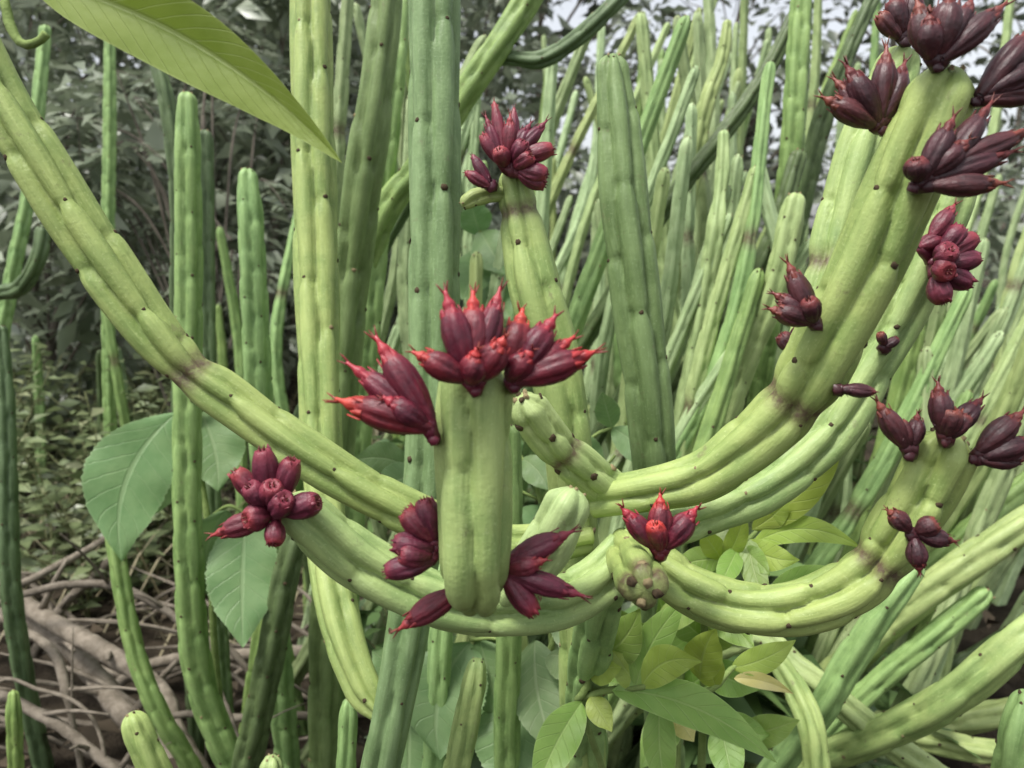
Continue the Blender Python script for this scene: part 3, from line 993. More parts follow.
mm = ['stem_thicket', 'stem_thicket', 'stem_thicket', 'stem_mid', 'stem_pale']
thicket(100, 'slender upright ribbed stem crowded in the thicket behind the crowned flower stem', 'upright stems in the middle of the thicket',
        (470, 800), (10, 350), (.85, 2.1), (-.18, .48), (.018, .028), mm, k0=0, curv=.08)
thicket(105, 'ribbed stem leaning outward in the thicket behind the flower-laden arms', 'leaning stems in the thicket behind the arms',
        (720, 1120), (170, 430), (.80, 1.9), (.25, .62), (.018, .028), mm, k0=200)
thicket(18, 'tall ribbed stem reaching above the rest of the thicket', 'tall stems above the thicket',
        (540, 1080), (-80, 130), (1.2, 2.2), (.0, .35), (.018, .026), mm, k0=400)
thicket(26, 'ribbed stem half hidden low inside the thicket', 'low stems inside the thicket',
        (560, 1050), (330, 560), (.95, 1.6), (.3, .9), (.022, .030), ['stem_mid', 'stem_thicket', 'stem_dark'], k0=600)
thicket(16, 'upright ribbed stem standing between the tall front stems', 'dim stems between the tall front stems',
        (285, 480), (-80, 240), (.95, 1.7), (-.08, .12), (.022, .028), ['stem_mid', 'stem_thicket', 'stem_dark'], k0=800)
thicket(7, 'thin stem standing alone in front of the grey shrubs', 'thin stems in front of the shrubs',
        (-10, 280), (60, 420), (1.2, 2.0), (-.1, .2), (.020, .025), ['stem_mid', 'stem_dark'], k0=900)

# ------------------------------------------------------------------ the pair of big stems joined near the ground
p, r = px_pts([(434, -160, .50, 46), (434, -40, .50, 52), (434, 100, .50, 54), (434, 250, .50, 54), (431, 380, .50, 50), (424, 500, .50, 46), (408, 620, .50, 44), (394, 700, .50, 42), (378, 780, .51, 42)])
p, r = to_ground(p, r, .3)
pair = thing('joined_stem_pair', 'tall dark green stem with tall pale stem joined near its foot', 'stem', (p[-1].x, p[-1].y, 0))
o = add_stem(pair, p[::-1], r[::-1], M['stem_deep'], n=5, L=.105, step=.003, ang=44, seed=31, scar=.13)
o['label'] = 'thick dark green upright stem'
p, r = px_pts([(386, 716, .502, 24), (362, 684, .51, 38), (338, 610, .53, 44), (326, 520, .56, 42), (320, 400, .58, 42), (316, 250, .60, 45), (312, 100, .61, 44), (311, -40, .62, 42), (312, -150, .62, 34)])
o = add_stem(pair, p, r, M['stem'], n=5, L=.10, step=.003, ang=44, seed=33, scar=.12)
o['label'] = 'tall pale yellow-green upright stem'

# ------------------------------------------------------------------ flower buds


def bud_mesh(kindb, seed):
    g = np.random.default_rng(seed)
    ang = 36
    prof = {'style': [(0, .07), (.05, .11), (.14, .15), (.28, .205), (.42, .235), (.56, .235), (.68, .205), (.76, .165), (.80, .13), (.83, .10), (.84, .085), (.88, .098), (.92, .085), (.96, .05), (1.0, .035), (1.06, .03), (1.07, .004)],
            'cup': [(0, .07), (.05, .12), (.15, .17), (.30, .235), (.48, .27), (.64, .275), (.78, .25), (.88, .21), (.95, .17), (.97, .13), (.92, .09), (.90, .05), (.93, .03), (.94, .004)],
            'slim': [(0, .06), (.06, .09), (.18, .125), (.35, .165), (.55, .175), (.72, .15), (.84, .11), (.92, .075), (.97, .055), (1.0, .03), (1.01, .004)]}[kindb]
    z = np.array([a for a, b in prof])
    rr = np.array([b for a, b in prof])
    th = np.linspace(0, 2 * math.pi, ang, endpoint=False)
    lob = np.clip(np.sin(np.clip(z / .85, 0, 1) * math.pi), 0, 1) ** .7
    seam = np.zeros((len(z), ang))
    for k in range(5):
        dl = (th - (k * 2 * math.pi / 5 + g.random() * .5) + math.pi) % (2 * math.pi) - math.pi
        seam += np.exp(-((dl[None] - .35 * (z[:, None] - .4)) / .13) ** 2)
    r = rr[:, None] * (1 + lob[:, None] * (0.06 * np.cos(2 * th + g.random() * 6)[None] - .20 * seam + .035 * (g.random((len(z), ang)) - .5)))
    bend = .07 * (g.random() - .5) * (z ** 2)
    v = np.stack([r * np.cos(th) + bend[:, None], r * np.sin(th), np.broadcast_to(z[:, None], r.shape)], -1).reshape(-1, 3)
    lst = [(v, grid_faces(len(z), ang), np.zeros((0, 3), int))]
    al = [np.repeat(np.clip(z, 0, 1.0), ang)]

    def horn(p0, p1, r0, a):
        V, f4, f3 = tube_np([Vector(p0), (Vector(p0) + Vector(p1)) / 2, Vector(p1)], [r0, r0 * .8, r0 * .25], ang=5, step=.04)
        lst.append((V, f4, f3))
        al.append(np.full(len(V), a))

    def tooth(t0, z0, r0, out, ht, wd, a):
        """pointed bract lobe: small curved blade with thickness"""
        V = []
        for zz, ro, ww in ((0, 0, 1.0), (.5, out * .35, .8), (1, out, .08)):
            for s_ in (-1, 1):
                for tk in (0, 1):
                    rad = r0 + ro - tk * .02
                    tt = t0 + s_ * wd * ww / max(r0, .05)
                    V.append((rad * math.cos(tt), rad * math.sin(tt), z0 + ht * zz))
        V = np.array(V)
        f4 = []
        for i in (0, 1):
            a0 = i * 4
            f4 += [(a0, a0 + 2, a0 + 6, a0 + 4), (a0 + 1, a0 + 5, a0 + 7, a0 + 3), (a0, a0 + 4, a0 + 5, a0 + 1), (a0 + 2, a0 + 3, a0 + 7, a0 + 6)]
        f4.append((8, 10, 11, 9))
        lst.append((V, np.array(f4), np.zeros((0, 3), int)))
        al.append(np.full(len(V), a))
    if kindb == 'style':
        for k in range(5):
            tooth(k * 1.257 + g.random() * .3, .74, .172, -.05 + .05 * g.random(), .11 + .05 * g.random(), .062, .88)
        for k in range(3):
            a = k * 2.09 + g.random()
            horn((.01 * math.cos(a), .01 * math.sin(a), 1.02), (.09 * math.cos(a), .09 * math.sin(a), 1.17), .02, 1.08)
    elif kindb == 'cup':
        for k in range(6):
            tooth(k * 1.047 + g.random() * .3, .86, .20, -.07 + .09 * g.random(), .11 + .06 * g.random(), .06, .75 + .35 * g.random())
        for k in range(4):
            a = k * 1.57 + g.random()
            horn((.04 * math.cos(a), .04 * math.sin(a), .88), (.07 * math.cos(a), .07 * math.sin(a), 1.05), .022, 1.1)
    else:
        for k in range(3):
            tooth(k * 2.09 + g.random(), .86, .085, .02, .10, .035, .85)
        for k in range(2):
            a = k * 3 + g.random()
            horn((0, 0, .97), (.05 * math.cos(a), .05 * math.sin(a), 1.08), .016, 1.1)
    # small scale bracts hugging the foot
    for k in range(3):
        tooth(k * 2.09 + g.random(), .03, .10, .08, .20, .07, .2)
    V, f4, f3 = join_np(lst)
    return mesh_np('bud', V, f4, f3 if len(f3) else None, along=np.concatenate(al))


BUDS = {}


def bud(parent, base, tip, width, kb, mat, var):
    key = (kb, mat, var % 3)
    if key not in BUDS:
        BUDS[key] = bud_mesh(kb, hash((len(kb), len(mat), var % 3)) % 1000)
        BUDS[key].materials.append(M[mat])
    ax = tip - base
    Ln = ax.length
    rot = ax.to_track_quat('Z', 'Y') @ Quaternion((0, 0, 1), rnd.uniform(0, 6.28))
    r0 = {'style': .235, 'cup': .275, 'slim': .175}[kb]
    sx = width / 2 / r0
    mw = Matrix.Translation(base) @ rot.to_matrix().to_4x4() @ Matrix.Diagonal((sx, sx, Ln, 1))
    o = bpy.data.objects.new('bud', BUDS[key])
    COL.objects.link(o)
    o.parent = parent
    o.matrix_parent_inverse = parent.matrix_basis.inverted()
    o.matrix_basis = mw
    return o


def cluster(root, base, d, buds, mat, anchor=0.02, kb='style', label=None):
    """base (px,py); buds (bx,by, tx,ty, width, tip depth shift in px[, kind])"""
    bp = P(base[0], base[1], d)
    parts = []
    g = np.random.default_rng(int(base[0] * 7 + base[1]))
    ctr = P(base[0], base[1], d + anchor)                                   # foot sunk into the stem
    v, a4, a3 = lump(np.array(bp), -np.array(FW), W(6, d), .6, g)
    parts.append((np.array(v), np.array(a4), np.array(a3)))
    pts = []
    for b in buds:
        b0 = P(b[0], b[1], d - W(b[5] * .25, 1) * 0.0)
        tp = P(b[2], b[3], d + W(b[5], d))
        parts.append(tube_np([ctr, (ctr + b0) / 2 * .5 + bp * .5, b0 + (tp - b0) * .06], [W(7, d), W(7, d), W(b[4] * .27, d)], ang=7, step=.003, rough=.12, seed=int(b[0])))
        pts.append((b0, tp, W(b[4] * (1.12 if mat == 'bud_red' else 1.05), d), b[6] if len(b) > 6 else kb))
    o = obj('flower_cluster', mesh_np('flower_cluster', *join_np(parts)), M[mat], root)
    me = o.data
    a = me.attributes.new('along', 'FLOAT', 'POINT')
    if label:
        o['label'] = label
    for i, (b0, tp, w, k_) in enumerate(pts):
        bud(o, b0, tp, w, k_, mat, i)
    return o


# ------------------------------------------------------------------ the candelabra plant in front
rootp = P(590, 700, .56)
plant = thing('flowering_succulent', 'large branching succulent with curved ribbed arms and dark red flower clusters', 'succulent', (rootp.x, rootp.y + .05, 0))


def arm(label, spec, ground=False, mat='stem', **k):
    p, r = px_pts(spec)
    a = dict(step=.0014, ang=56, L=.05, scar=.10, n=5)
    a.update(k)
    o = add_stem(plant, p, r, M[mat], **a)
    if label:
        o['label'] = label
    return o


# main trunk from the soil to the hub
p, r = px_pts([(618, 555, .395, 46), (600, 610, .43, 44), (588, 690, .50, 44), (585, 790, .58, 44)])
p, r = to_ground(p, r, .2)
o = add_stem(plant, p[::-1], r[::-1], M['stem_mid'], n=5, L=.05, step=.003, ang=40, seed=70)
arm('thick upright front stem crowned with crimson flowers', [(478, 596, .315, 46), (474, 572, .292, 72), (474, 520, .287, 76), (473, 440, .285, 79), (475, 385, .283, 80), (476, 362, .283, 74)], L=.085, seed=71, amp=.33, tiplen=.55, off=0.9, scar=.0)
arm('arching lower arm ending in a cluster of round buds', [(628, 550, .39, 48), (600, 582, .385, 54), (560, 602, .375, 56), (500, 610, .36, 56), (430, 598, .35, 57), (360, 562, .342, 58), (315, 525, .335, 56), (284, 500, .33, 46)], L=.062, seed=72, amp=.44)
arm('long left arm arching up and away', [(590, 535, .40, 40), (500, 545, .395, 44), (400, 508, .385, 46), (300, 450, .38, 48), (230, 400, .378, 48), (188, 370, .375, 46), (150, 328, .372, 54), (100, 258, .368, 58), (40, 165, .362, 56), (-20, 65, .357, 54), (-70, -50, .35, 54), (-100, -150, .35, 44)], L=.058, seed=73, amp=.43, cons=((.452, .16, .007),), step=.0018)
arm('thick right arm laden with dark flower clusters', [(596, 498, .40, 44), (650, 490, .385, 46), (705, 476, .375, 52), (755, 440, .365, 60), (792, 403, .355, 64), (818, 362, .345, 70), (863, 275, .33, 74), (900, 190, .318, 74), (936, 105, .308, 72), (952, 66, .305, 58)], L=.075, seed=74, amp=.37, cons=((.435, .13, .006),), off=2.2)
arm('rear right arm behind the thick laden arm', [(640, 535, .40, 40), (690, 520, .405, 46), (760, 490, .41, 50), (825, 440, .41, 50), (868, 370, .41, 50), (905, 300, .405, 52), (940, 215, .40, 52), (962, 150, .40, 44)], L=.06, seed=75, amp=.42)
arm('slim rear arm with a flower-tipped end', [(745, 480, .42, 36), (790, 400, .43, 42), (820, 310, .435, 48), (838, 230, .44, 48), (862, 150, .44, 50), (890, 85, .44, 48), (906, 48, .44, 42)], L=.07, seed=76, amp=.33, cons=((.50, .16, .006),))
arm('lower right arm curving up to a flowering tip', [(625, 540, .395, 44), (655, 565, .385, 50), (690, 590, .378, 52), (740, 608, .372, 52), (795, 608, .365, 55), (845, 590, .36, 58), (878, 562, .356, 58), (900, 530, .352, 64), (920, 498, .348, 66), (942, 455, .342, 64), (954, 432, .340, 50)], L=.042, seed=77, amp=.45, cons=((.66, .14, .005),), off=1.2)
arm('short scarred stub behind the front stem', [(612, 492, .40, 42), (585, 470, .39, 44), (555, 445, .38, 44), (530, 412, .37, 42), (520, 396, .365, 30)], mat='stem_pale', L=.03, seed=78, amp=.28, scar=.2, cons=((.5, .12, .004),))
arm('pale short stub curving up beside the front stem', [(490, 605, .365, 34), (520, 582, .352, 46), (548, 545, .345, 52), (568, 505, .34, 50), (575, 488, .34, 38)], mat='stem_pale', L=.045, seed=79, amp=.26)
arm('blunt knobbly stem end facing outward with brown scars', [(624, 548, .395, 40), (632, 562, .37, 48), (640, 578, .34, 54), (646, 590, .322, 52)], mat='stem', n=4, L=.045, seed=83, amp=.36, scar=.20, tiplen=.55, cons=((.93, .06, .006),))
CR, WI, DK = 'bud_red', 'bud_wine', 'bud_dark'
# front stem, crimson
cluster(plant, (476, 392), .262, [
    (468, 380, 416, 352, 26, -6), (470, 378, 446, 296, 30, 0), (474, 372, 474, 296, 30, 14), (480, 380, 505, 338, 26, -16), (478, 372, 500, 292, 24, 16), (470, 384, 478, 350, 26, -18)], CR, label='crimson flower cluster on the front stem top')
cluster(plant, (514, 388), .268, [
    (516, 382, 594, 353, 27, -4), (516, 376, 554, 318, 30, 4), (512, 372, 520, 312, 30, 10), (518, 380, 572, 340, 24, 8), (508, 380, 532, 350, 26, -14)], CR)
cluster(plant, (434, 440), .27, [
    (432, 428, 340, 402, 31, 0), (432, 422, 378, 342, 30, 6), (430, 424, 352, 366, 26, 12), (428, 424, 384, 400, 26, -14)], CR)
# foot of the front stem
cluster(plant, (436, 548), .295, [
    (434, 548, 392, 543, 26, -2), (434, 560, 384, 572, 24, -4), (434, 540, 404, 510, 26, 0), (436, 540, 424, 498, 26, -2), (432, 556, 398, 555, 24, -12)], WI, kb='cup')
cluster(plant, (466, 594), .305, [(458, 590, 400, 628, 24, -4), (456, 594, 422, 618, 20, 4, 'slim')], WI)
cluster(plant, (498, 572), .298, [
    (504, 564, 570, 532, 24, 2), (506, 572, 580, 596, 24, -4), (504, 576, 536, 614, 24, -2, 'cup'), (506, 570, 545, 560, 22, -10)], WI)
# round buds at the end of the lower left arm
cluster(plant, (276, 512), .318, [
    (272, 502, 262, 448, 25, -10), (280, 500, 293, 458, 24, -8), (266, 506, 234, 470, 22, -8), (268, 506, 247, 485, 24, -20), (272, 504, 272, 484, 25, -24), (276, 512, 285, 498, 26, -26),
    (282, 512, 320, 502, 27, -8), (270, 514, 244, 520, 26, -20), (268, 516, 214, 534, 22, -6, 'style'), (276, 520, 274, 546, 20, -14)], WI, kb='cup')
# scarred stub below the hub
cluster(plant, (660, 556), .345, [
    (656, 548, 624, 508, 21, 0), (660, 546, 661, 496, 22, 2), (664, 548, 697, 510, 24, 0), (660, 550, 655, 522, 20, -14, 'cup')], CR)
# thick right arm
cluster(plant, (884, 130), .318, [
    (876, 126, 824, 98, 24, 0), (878, 124, 848, 66, 26, -4), (882, 120, 886, 50, 25, 2), (884, 120, 904, 64, 25, 6), (874, 122, 836, 80, 22, 10)], DK)
cluster(plant, (938, 68), .292, [
    (932, 60, 918, 2, 28, 2), (938, 56, 952, -8, 30, -6), (942, 60, 1004, 6, 26, 0), (944, 58, 972, 0, 24, 8), (930, 60, 930, 14, 26, -12)], DK)
cluster(plant, (976, 102), .300, [(980, 96, 1034, 28, 28, 0), (984, 96, 1050, 62, 28, -4), (982, 100, 1046, 90, 24, 6)], DK)
cluster(plant, (914, 188), .288, [
    (922, 180, 953, 118, 25, -4), (918, 182, 916, 158, 24, -12, 'cup'), (930, 186, 1002, 184, 24, -6), (934, 178, 1012, 152, 24, 2), (940, 172, 990, 106, 24, 8), (942, 170, 1030, 130, 24, 8), (930, 176, 968, 140, 24, -8)], DK)
cluster(plant, (818, 326), .326, [
    (814, 320, 788, 264, 23, 0), (812, 322, 770, 308, 22, -2), (812, 318, 774, 294, 20, 4), (814, 322, 808, 298, 21, -14, 'cup')], DK)
cluster(plant, (800, 358), .352, [(796, 352, 780, 334, 18, 0, 'cup'), (798, 350, 800, 326, 18, 4, 'cup')], DK)
cluster(plant, (838, 390), .33, [(842, 389, 876, 392, 15, 0, 'slim')], DK)
cluster(plant, (884, 348), .385, [(884, 348, 898, 338, 10, 0, 'cup'), (884, 346, 880, 332, 10, -4, 'cup')], DK)
cluster(plant, (934, 262), .375, [
    (936, 262, 976, 236, 22, 0, 'cup'), (936, 264, 980, 258, 22, -2, 'cup'), (936, 270, 972, 284, 22, 0, 'cup'), (934, 276, 944, 304, 22, -6, 'cup'), (938, 258, 962, 226, 22, -4, 'cup'),
    (938, 262, 952, 248, 24, -20, 'cup'), (936, 268, 950, 272, 24, -20, 'cup'), (930, 240, 955, 205, 18, 4, 'style'), (918, 248, 940, 238, 18, 4, 'cup')], WI)
cluster(plant, (906, 42), .425, [(902, 34, 892, 0, 22, 0, 'cup'), (908, 32, 914, -4, 22, 2, 'cup'), (900, 38, 878, 14, 18, 0, 'cup')], DK)
# lower right arm
cluster(plant, (946, 442), .322, [
    (944, 434, 938, 384, 24, 0), (950, 434, 982, 398, 20, 2), (946, 436, 954, 408, 22, -10, 'cup'), (942, 434, 946, 396, 22, 8), (950, 438, 968, 414, 18, -6, 'cup')], DK)
cluster(plant, (910, 456), .330, [(906, 448, 878, 402, 21, 0), (910, 446, 898, 420, 18, 4, 'cup'), (914, 446, 918, 414, 18, 6)], DK)
cluster(plant, (974, 460), .332, [(978, 452, 1022, 412, 24, 0), (982, 458, 1034, 440, 24, -4), (980, 460, 1028, 458, 20, 4)], DK)
cluster(plant, (912, 536), .327, [
    (910, 530, 888, 510, 18, -4), (916, 532, 938, 522, 20, -8, 'cup'), (918, 534, 954, 542, 19, -4), (914, 538, 920, 572, 19, -4)], DK)
# dry remains on the hub
# ------------------------------------------------------------------ crowned stem and green tipped stem behind
crown_spec = [(512, 166, .47, 30), (516, 188, .47, 36), (522, 220, .47, 46), (536, 290, .47, 56), (552, 350, .475, 56), (564, 410, .48, 52), (572, 480, .49, 48), (580, 600, .52, 46), (584, 780, .56, 46)]
p, r = px_pts(crown_spec)
p, r = to_ground(p, r, .2)
crowned = thing('crowned_stem', 'upright pale green stem crowned with a maroon flower head', 'stem', (p[-1].x, p[-1].y, 0))
add_stem(crowned, p[::-1], r[::-1], M['stem'], n=5, L=.075, step=.0025, ang=48, seed=91, amp=.34, cons=((.965, .18, .005),))
p, r = px_pts([(518, 196, .475, 16), (495, 194, .47, 18), (474, 198, .468, 20), (462, 206, .466, 16)])
o = add_stem(crowned, p, r, M['stem_pale'], n=4, L=.02, step=.002, ang=28, seed=92)
o['label'] = 'short stub growing sideways'
cluster(crowned, (510, 170), .452, [
    (504, 160, 494, 102, 13, 4, 'slim'), (502, 162, 486, 118, 13, 0), (500, 164, 482, 134, 14, -2, 'cup'), (508, 158, 510, 116, 15, -4), (512, 158, 514, 108, 13, 8, 'slim'),
    (514, 158, 545, 122, 15, 4), (516, 160, 554, 148, 18, 0, 'cup'), (506, 166, 498, 148, 17, -14, 'cup'), (514, 164, 524, 140, 18, -12, 'cup'), (518, 170, 548, 176, 20, -4, 'cup'),
    (518, 174, 546, 186, 16, 0, 'cup'), (514, 168, 532, 154, 18, -12, 'cup'), (510, 158, 530, 124, 15, 2)], WI)
cluster(crowned, (492, 186), .455, [(490, 184, 472, 155, 12, 0, 'slim'), (490, 186, 465, 172, 13, -2, 'slim')], WI)
S('tall green stem with knobbly scarred tip behind the right arm', [(612, 54, .54, 24), (613, 76, .54, 34), (618, 130, .54, 44), (625, 210, .54, 50), (637, 310, .545, 50), (648, 400, .55, 48), (654, 470, .56, 46), (660, 600, .6, 44)], 'stem_deep', L=.085, step=.0025, ang=46, amp=.36, off=.6)

# ------------------------------------------------------------------ leafy plants among the stems


def leafy(name, label, stems, leaves, mat='shoot', group=None):
    """stems: pixel paths (tip first, the first one goes to ground); leaves: bx,by,bd, tx,ty,td, width, bend, kw"""
    p0, r0 = px_pts(stems[0])
    p0, r0 = to_ground(p0, r0, .3)
    root = thing(name, label, 'plant', (p0[-1].x, p0[-1].y, 0), group)
    tube_obj('stem', p0[::-1], r0[::-1], M[mat], root, ang=8, step=.006, rough=.04)
    for s_ in stems[1:]:
        p1, r1 = px_pts(s_)
        tube_obj('branch', p1, r1, M[mat], root, ang=7, step=.005, rough=.04)
    for i, l in enumerate(leaves):
        bx, by, bd, tx, ty, td, w, bend = l[:8]
        kw = l[8] if len(l) > 8 else {}
        big_leaf(root, P(bx, by, bd), P(tx, ty, td), W(w, (bd + td) / 2), W(bend, bd), seed=int(bx + by) + i, **kw)
    return root


LN = dict(mat='leaf_lance')
YN = dict(mat='leaf_young')
leafy('lance_leaved_plant', 'bushy plant with glossy lance-shaped leaves under the hub of the succulent',
      [[(590, 655, .47, 5), (586, 690, .47, 8), (578, 700, .475, 8), (592, 740, .49, 7), (606, 790, .52, 7)],
       [(580, 698, .475, 7), (610, 690, .465, 7), (640, 688, .455, 6), (652, 682, .455, 5)],
       [(586, 690, .47, 6), (588, 660, .47, 6), (592, 640, .475, 4)],
       [(640, 688, .456, 5), (690, 692, .47, 6), (714, 688, .475, 7), (728, 672, .475, 6), (738, 664, .475, 4)]],
      [(612, 690, .46, 778, 764, .42, 46, -16, dict(mat='leaf_lance', fold=.35, roll=.2)),
       (582, 702, .47, 533, 800, .43, 46, 4, dict(mat='leaf_lance', fold=.45)),
       (592, 645, .475, 604, 545, .46, 30, -2, dict(mat='leaf_lance', fold=.4)),
       (592, 662, .472, 640, 608, .45, 44, 8, LN),
       (635, 690, .457, 688, 598, .45, 36, -8, LN),
       (642, 686, .455, 702, 662, .43, 38, -12, YN),
       (590, 678, .47, 622, 668, .45, 30, -4, YN),
       (700, 680, .47, 716, 628, .45, 40, -4, YN),
       (716, 688, .475, 700, 640, .46, 30, 0, YN),
       (732, 668, .475, 796, 640, .46, 28, 4, YN),
       (734, 678, .475, 794, 694, .45, 18, -4, dict(mat='leaf_yellow', fold=.5)),
       (660, 700, .46, 668, 800, .45, 34, 4, LN),
       (676, 715, .47, 694, 742, .46, 24, 0, dict(mat='leaf_yellow')),
       (700, 690, .475, 690, 720, .46, 24, 0, YN),
       (590, 696, .47, 612, 732, .45, 26, 0, YN),
       (640, 690, .458, 612, 650, .46, 28, 0, YN)])
leafy('lance_leaved_plant', 'young plant with upright bright lance leaves rising below the right arm',
      [[(760, 528, .50, 4), (745, 543, .50, 6), (722, 560, .505, 7), (706, 590, .51, 7), (704, 680, .54, 8), (700, 790, .58, 8)]],
      [(750, 546, .50, 864, 550, .46, 28, -18, YN), (752, 530, .50, 846, 434, .46, 36, 8, YN), (748, 536, .50, 770, 610, .47, 26, 4, LN), (724, 562, .505, 745, 508, .48, 22, 3, YN),
       (716, 566, .505, 696, 620, .48, 30, 2, LN), (722, 560, .505, 700, 528, .49, 24, 0, YN), (765, 600, .52, 850, 572, .50, 26, -8, LN), (738, 548, .50, 718, 590, .47, 24, 0, LN),
       (708, 600, .51, 650, 640, .50, 30, 6, LN), (706, 610, .51, 755, 650, .48, 34, -4, LN),
       (745, 543, .50, 800, 560, .48, 30, 6, YN), (722, 560, .505, 672, 570, .49, 28, 4, LN), (706, 585, .51, 740, 560, .50, 30, 0, YN), (705, 640, .53, 660, 600, .51, 34, 0, LN), (705, 650, .53, 742, 606, .51, 34, 0, LN),
       (704, 670, .54, 760, 690, .52, 36, 0, LN), (703, 690, .54, 650, 720, .52, 36, 0, LN), (760, 528, .50, 790, 500, .48, 26, 0, YN), (735, 552, .50, 770, 575, .48, 26, -4, LN)])
leafy('lance_leaved_plant', 'leafy shoot with crowded bright leaves between the lower arm and the sprawling stems',
      [[(690, 640, .54, 4), (680, 690, .55, 6), (676, 790, .58, 7)], [(680, 690, .55, 4), (720, 720, .55, 4), (740, 740, .55, 3)], [(682, 680, .55, 4), (640, 650, .55, 4), (610, 640, .55, 3)]],
      [(690, 645, .54, 640, 625, .52, 32, 4, LN), (690, 642, .54, 730, 615, .52, 34, 0, YN), (612, 642, .55, 560, 610, .53, 32, 0, LN), (640, 652, .55, 620, 610, .53, 32, 0, LN), (640, 655, .55, 600, 680, .52, 34, 0, LN),
       (720, 720, .55, 770, 735, .53, 34, 4, LN), (738, 740, .55, 800, 720, .53, 32, 0, LN), (720, 722, .55, 735, 790, .52, 36, 0, LN), (680, 700, .55, 640, 770, .52, 38, 0, LN), (684, 670, .55, 660, 590, .53, 34, 0, LN), (684, 690, .55, 725, 660, .53, 36, 0, LN)])
BR = dict(mat='leaf_broad', serr=26, belly=.45, fold=.15)
PL = dict(mat='leaf_pale', serr=22, belly=.42, fold=.25)
leafy('broad_leaved_plant', 'plant with broad toothed hanging leaves behind the slender upright stem',
      [[(205, 395, .86, 5), (196, 440, .86, 6), (210, 540, .86, 7), (214, 640, .88, 7)], [(205, 410, .86, 4), (190, 404, .86, 4), (176, 414, .86, 3)], [(208, 520, .86, 4), (228, 506, .84, 4), (246, 514, .83, 3)]],
      [(178, 412, .86, 122, 562, .80, 82, 22, BR), (198, 408, .87, 218, 492, .84, 62, -6, BR), (246, 512, .83, 243, 648, .78, 70, 2, BR), (226, 510, .84, 212, 600, .82, 56, 12, dict(mat='leaf_broad', serr=20, roll=.5)),
       (172, 420, .87, 148, 520, .9, 60, 0, BR)])
leafy('broad_leaved_plant', 'plant with pale broad toothed leaves at the foot of the front stems',
      [[(560, 620, .62, 5), (545, 660, .62, 6), (520, 700, .63, 7), (500, 790, .66, 7)], [(540, 668, .62, 4), (500, 640, .63, 4), (470, 640, .64, 4)], [(540, 668, .62, 4), (470, 690, .66, 4), (410, 720, .68, 4)]],
      [(548, 655, .61, 592, 690, .57, 48, -10, PL), (552, 618, .615, 600, 690, .56, 46, -12, PL), (535, 640, .62, 560, 760, .58, 56, 8, PL), (470, 642, .64, 440, 760, .60, 92, 16, BR), (520, 690, .64, 512, 800, .60, 88, 0, BR),
       (410, 716, .68, 408, 790, .66, 60, 0, BR), (480, 640, .64, 500, 720, .63, 60, 0, BR), (420, 690, .66, 372, 650, .66, 50, 0, BR), (400, 710, .68, 425, 640, .66, 56, 0, BR)])
leafy('broad_leaved_plant', 'small-leaved plant growing between the front stem and the crowned stem',
      [[(520, 455, .66, 4), (540, 500, .66, 5), (548, 600, .68, 6)], [(540, 500, .66, 3), (590, 440, .66, 4), (612, 428, .66, 3)], [(540, 500, .66, 3), (470, 470, .67, 4), (410, 470, .67, 3)], [(540, 500, .66, 3), (600, 470, .65, 3), (615, 455, .65, 3)]],
      [(612, 428, .66, 602, 392, .64, 26, 0, BR), (612, 428, .66, 650, 470, .62, 34, -6, BR), (522, 458, .66, 548, 490, .63, 32, -4, BR), (412, 470, .67, 350, 462, .65, 34, 8, BR), (420, 470, .67, 372, 492, .64, 36, 0, BR),
       (600, 470, .65, 572, 430, .64, 30, 0, BR), (516, 460, .66, 500, 430, .65, 30, 0, BR), (430, 470, .67, 405, 440, .66, 30, 0, BR), (540, 505, .66, 520, 550, .64, 40, 0, BR), (540, 500, .66, 590, 540, .64, 40, 0, BR),
       (500, 480, .665, 470, 270, .9, 20, 0, BR)][:10])
leafy('broad_leaved_plant', 'dim broad-leaved plant seen between the dark front stem and the crowned stem',
      [[(480, 225, .95, 5), (485, 300, .95, 6), (490, 420, .96, 7)]],
      [(480, 230, .95, 505, 275, .9, 42, 0, BR), (482, 250, .95, 462, 300, .9, 40, 0, BR), (484, 280, .95, 512, 320, .9, 42, 0, BR), (480, 235, .95, 470, 200, .93, 34, 0, BR), (486, 310, .95, 470, 350, .9, 40, 0, BR),
       (486, 330, .95, 515, 360, .9, 40, 0, BR)])

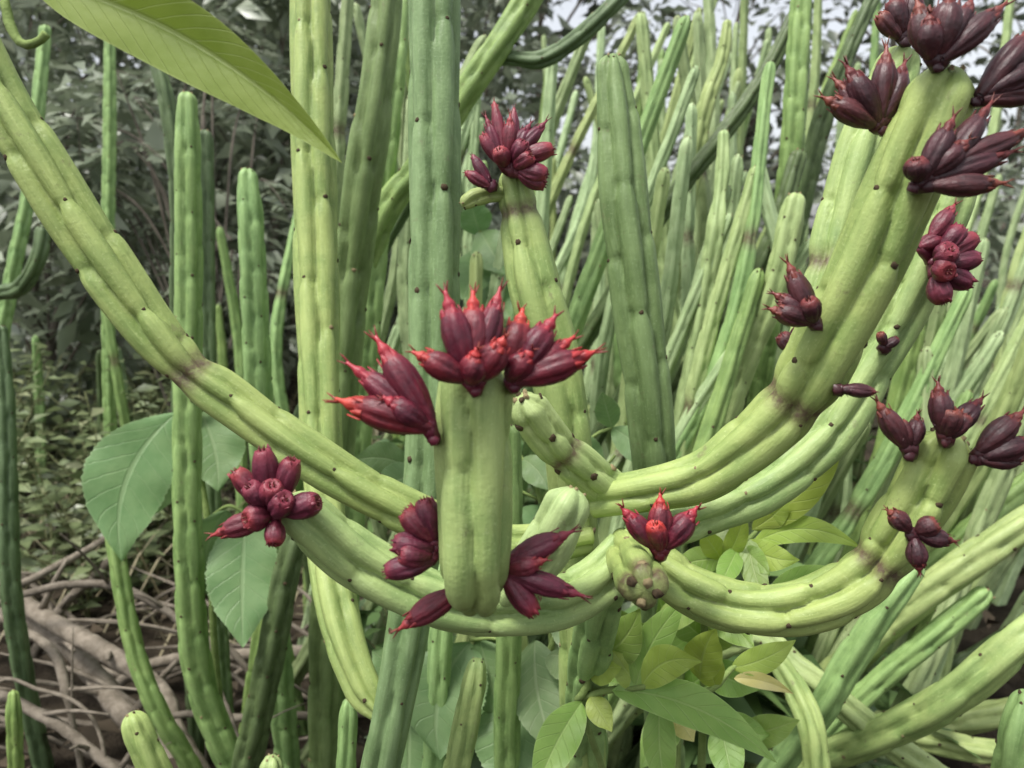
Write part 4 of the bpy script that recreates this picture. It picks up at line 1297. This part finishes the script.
# shade plants filling the floor under the stems
for k in range(30):
    px, d = rnd.uniform(360, 900), rnd.uniform(.85, 1.7)
    xx = (px - 512) / F * d
    hgt = rnd.uniform(.15, .42)
    w_ = thing('undergrowth_plant', 'low leafy plant growing in the shade beneath the thicket stems', 'plant', (xx, d, 0), 'shade plants under the thicket')
    pr, cen, dr = [], [], []
    for s_ in range(4):
        lx, ly = rnd.uniform(-.12, .12), rnd.uniform(-.1, .1)
        a_, b_ = Vector((xx, d, -.02)), Vector((xx + lx, d + ly, hgt * rnd.uniform(.7, 1.1)))
        mid = (a_ + b_) / 2 + Vector((-lx * .3, 0, .02))
        pr.append(tube_np([a_, mid, b_], [.003, .0024, .0012], ang=5, step=.03))
        for j in range(9):
            f = .3 + .7 * j / 8
            pt = a_.lerp(mid, f * 2) if f < .5 else mid.lerp(b_, f * 2 - 1)
            cen.append(tuple(pt))
            dr.append((math.cos(j * 2.4 + s_) * 2, math.sin(j * 2.4 + s_) * 2, .4))
    obj('stem', mesh_np('stem', *join_np(pr)), M['twig'], w_)
    V, f3, tint = cards(np.array(cen), .075, seed=k, dirs=np.array(dr), droop=.1, aspect=.5)
    obj('foliage', mesh_np('foliage', V, None, f3, smooth=False, tint=tint), M['fol_under'], w_)

# the vine with the long hanging leaf, twined on the left arm
vine = thing('climbing_vine', 'vine with one long pointed leaf hanging over the arching stem', 'vine', P(-95, -140, .35))
p, r = px_pts([(-95, -140, .345, 10), (-50, -90, .325, 9), (-20, -40, .31, 9), (2, -6, .30, 9), (10, 25, .298, 10), (22, 44, .297, 9), (38, 42, .296, 8), (46, 34, .295, 9)])
tube_obj('stem', p, r, M['shoot'], vine, ang=10, step=.003, rough=.05)
p, r = px_pts([(6, -4, .30, 8), (20, -18, .302, 7), (34, -14, .303, 6)])
tube_obj('petiole', p, r, M['shoot'], vine, ang=8, step=.003)
big_leaf(vine, P(28, -22, .304), P(342, 163, .29), W(86, .30), W(-28, .30), mat='leaf_hang', roll=-.25, fold=.5, belly=.40, seed=5, wave=.02)

print('objects', len(bpy.data.objects), 'tris', sum(sum(len(p_.vertices) - 2 for p_ in o.data.polygons) for o in bpy.data.objects if o.type == 'MESH') if False else '')
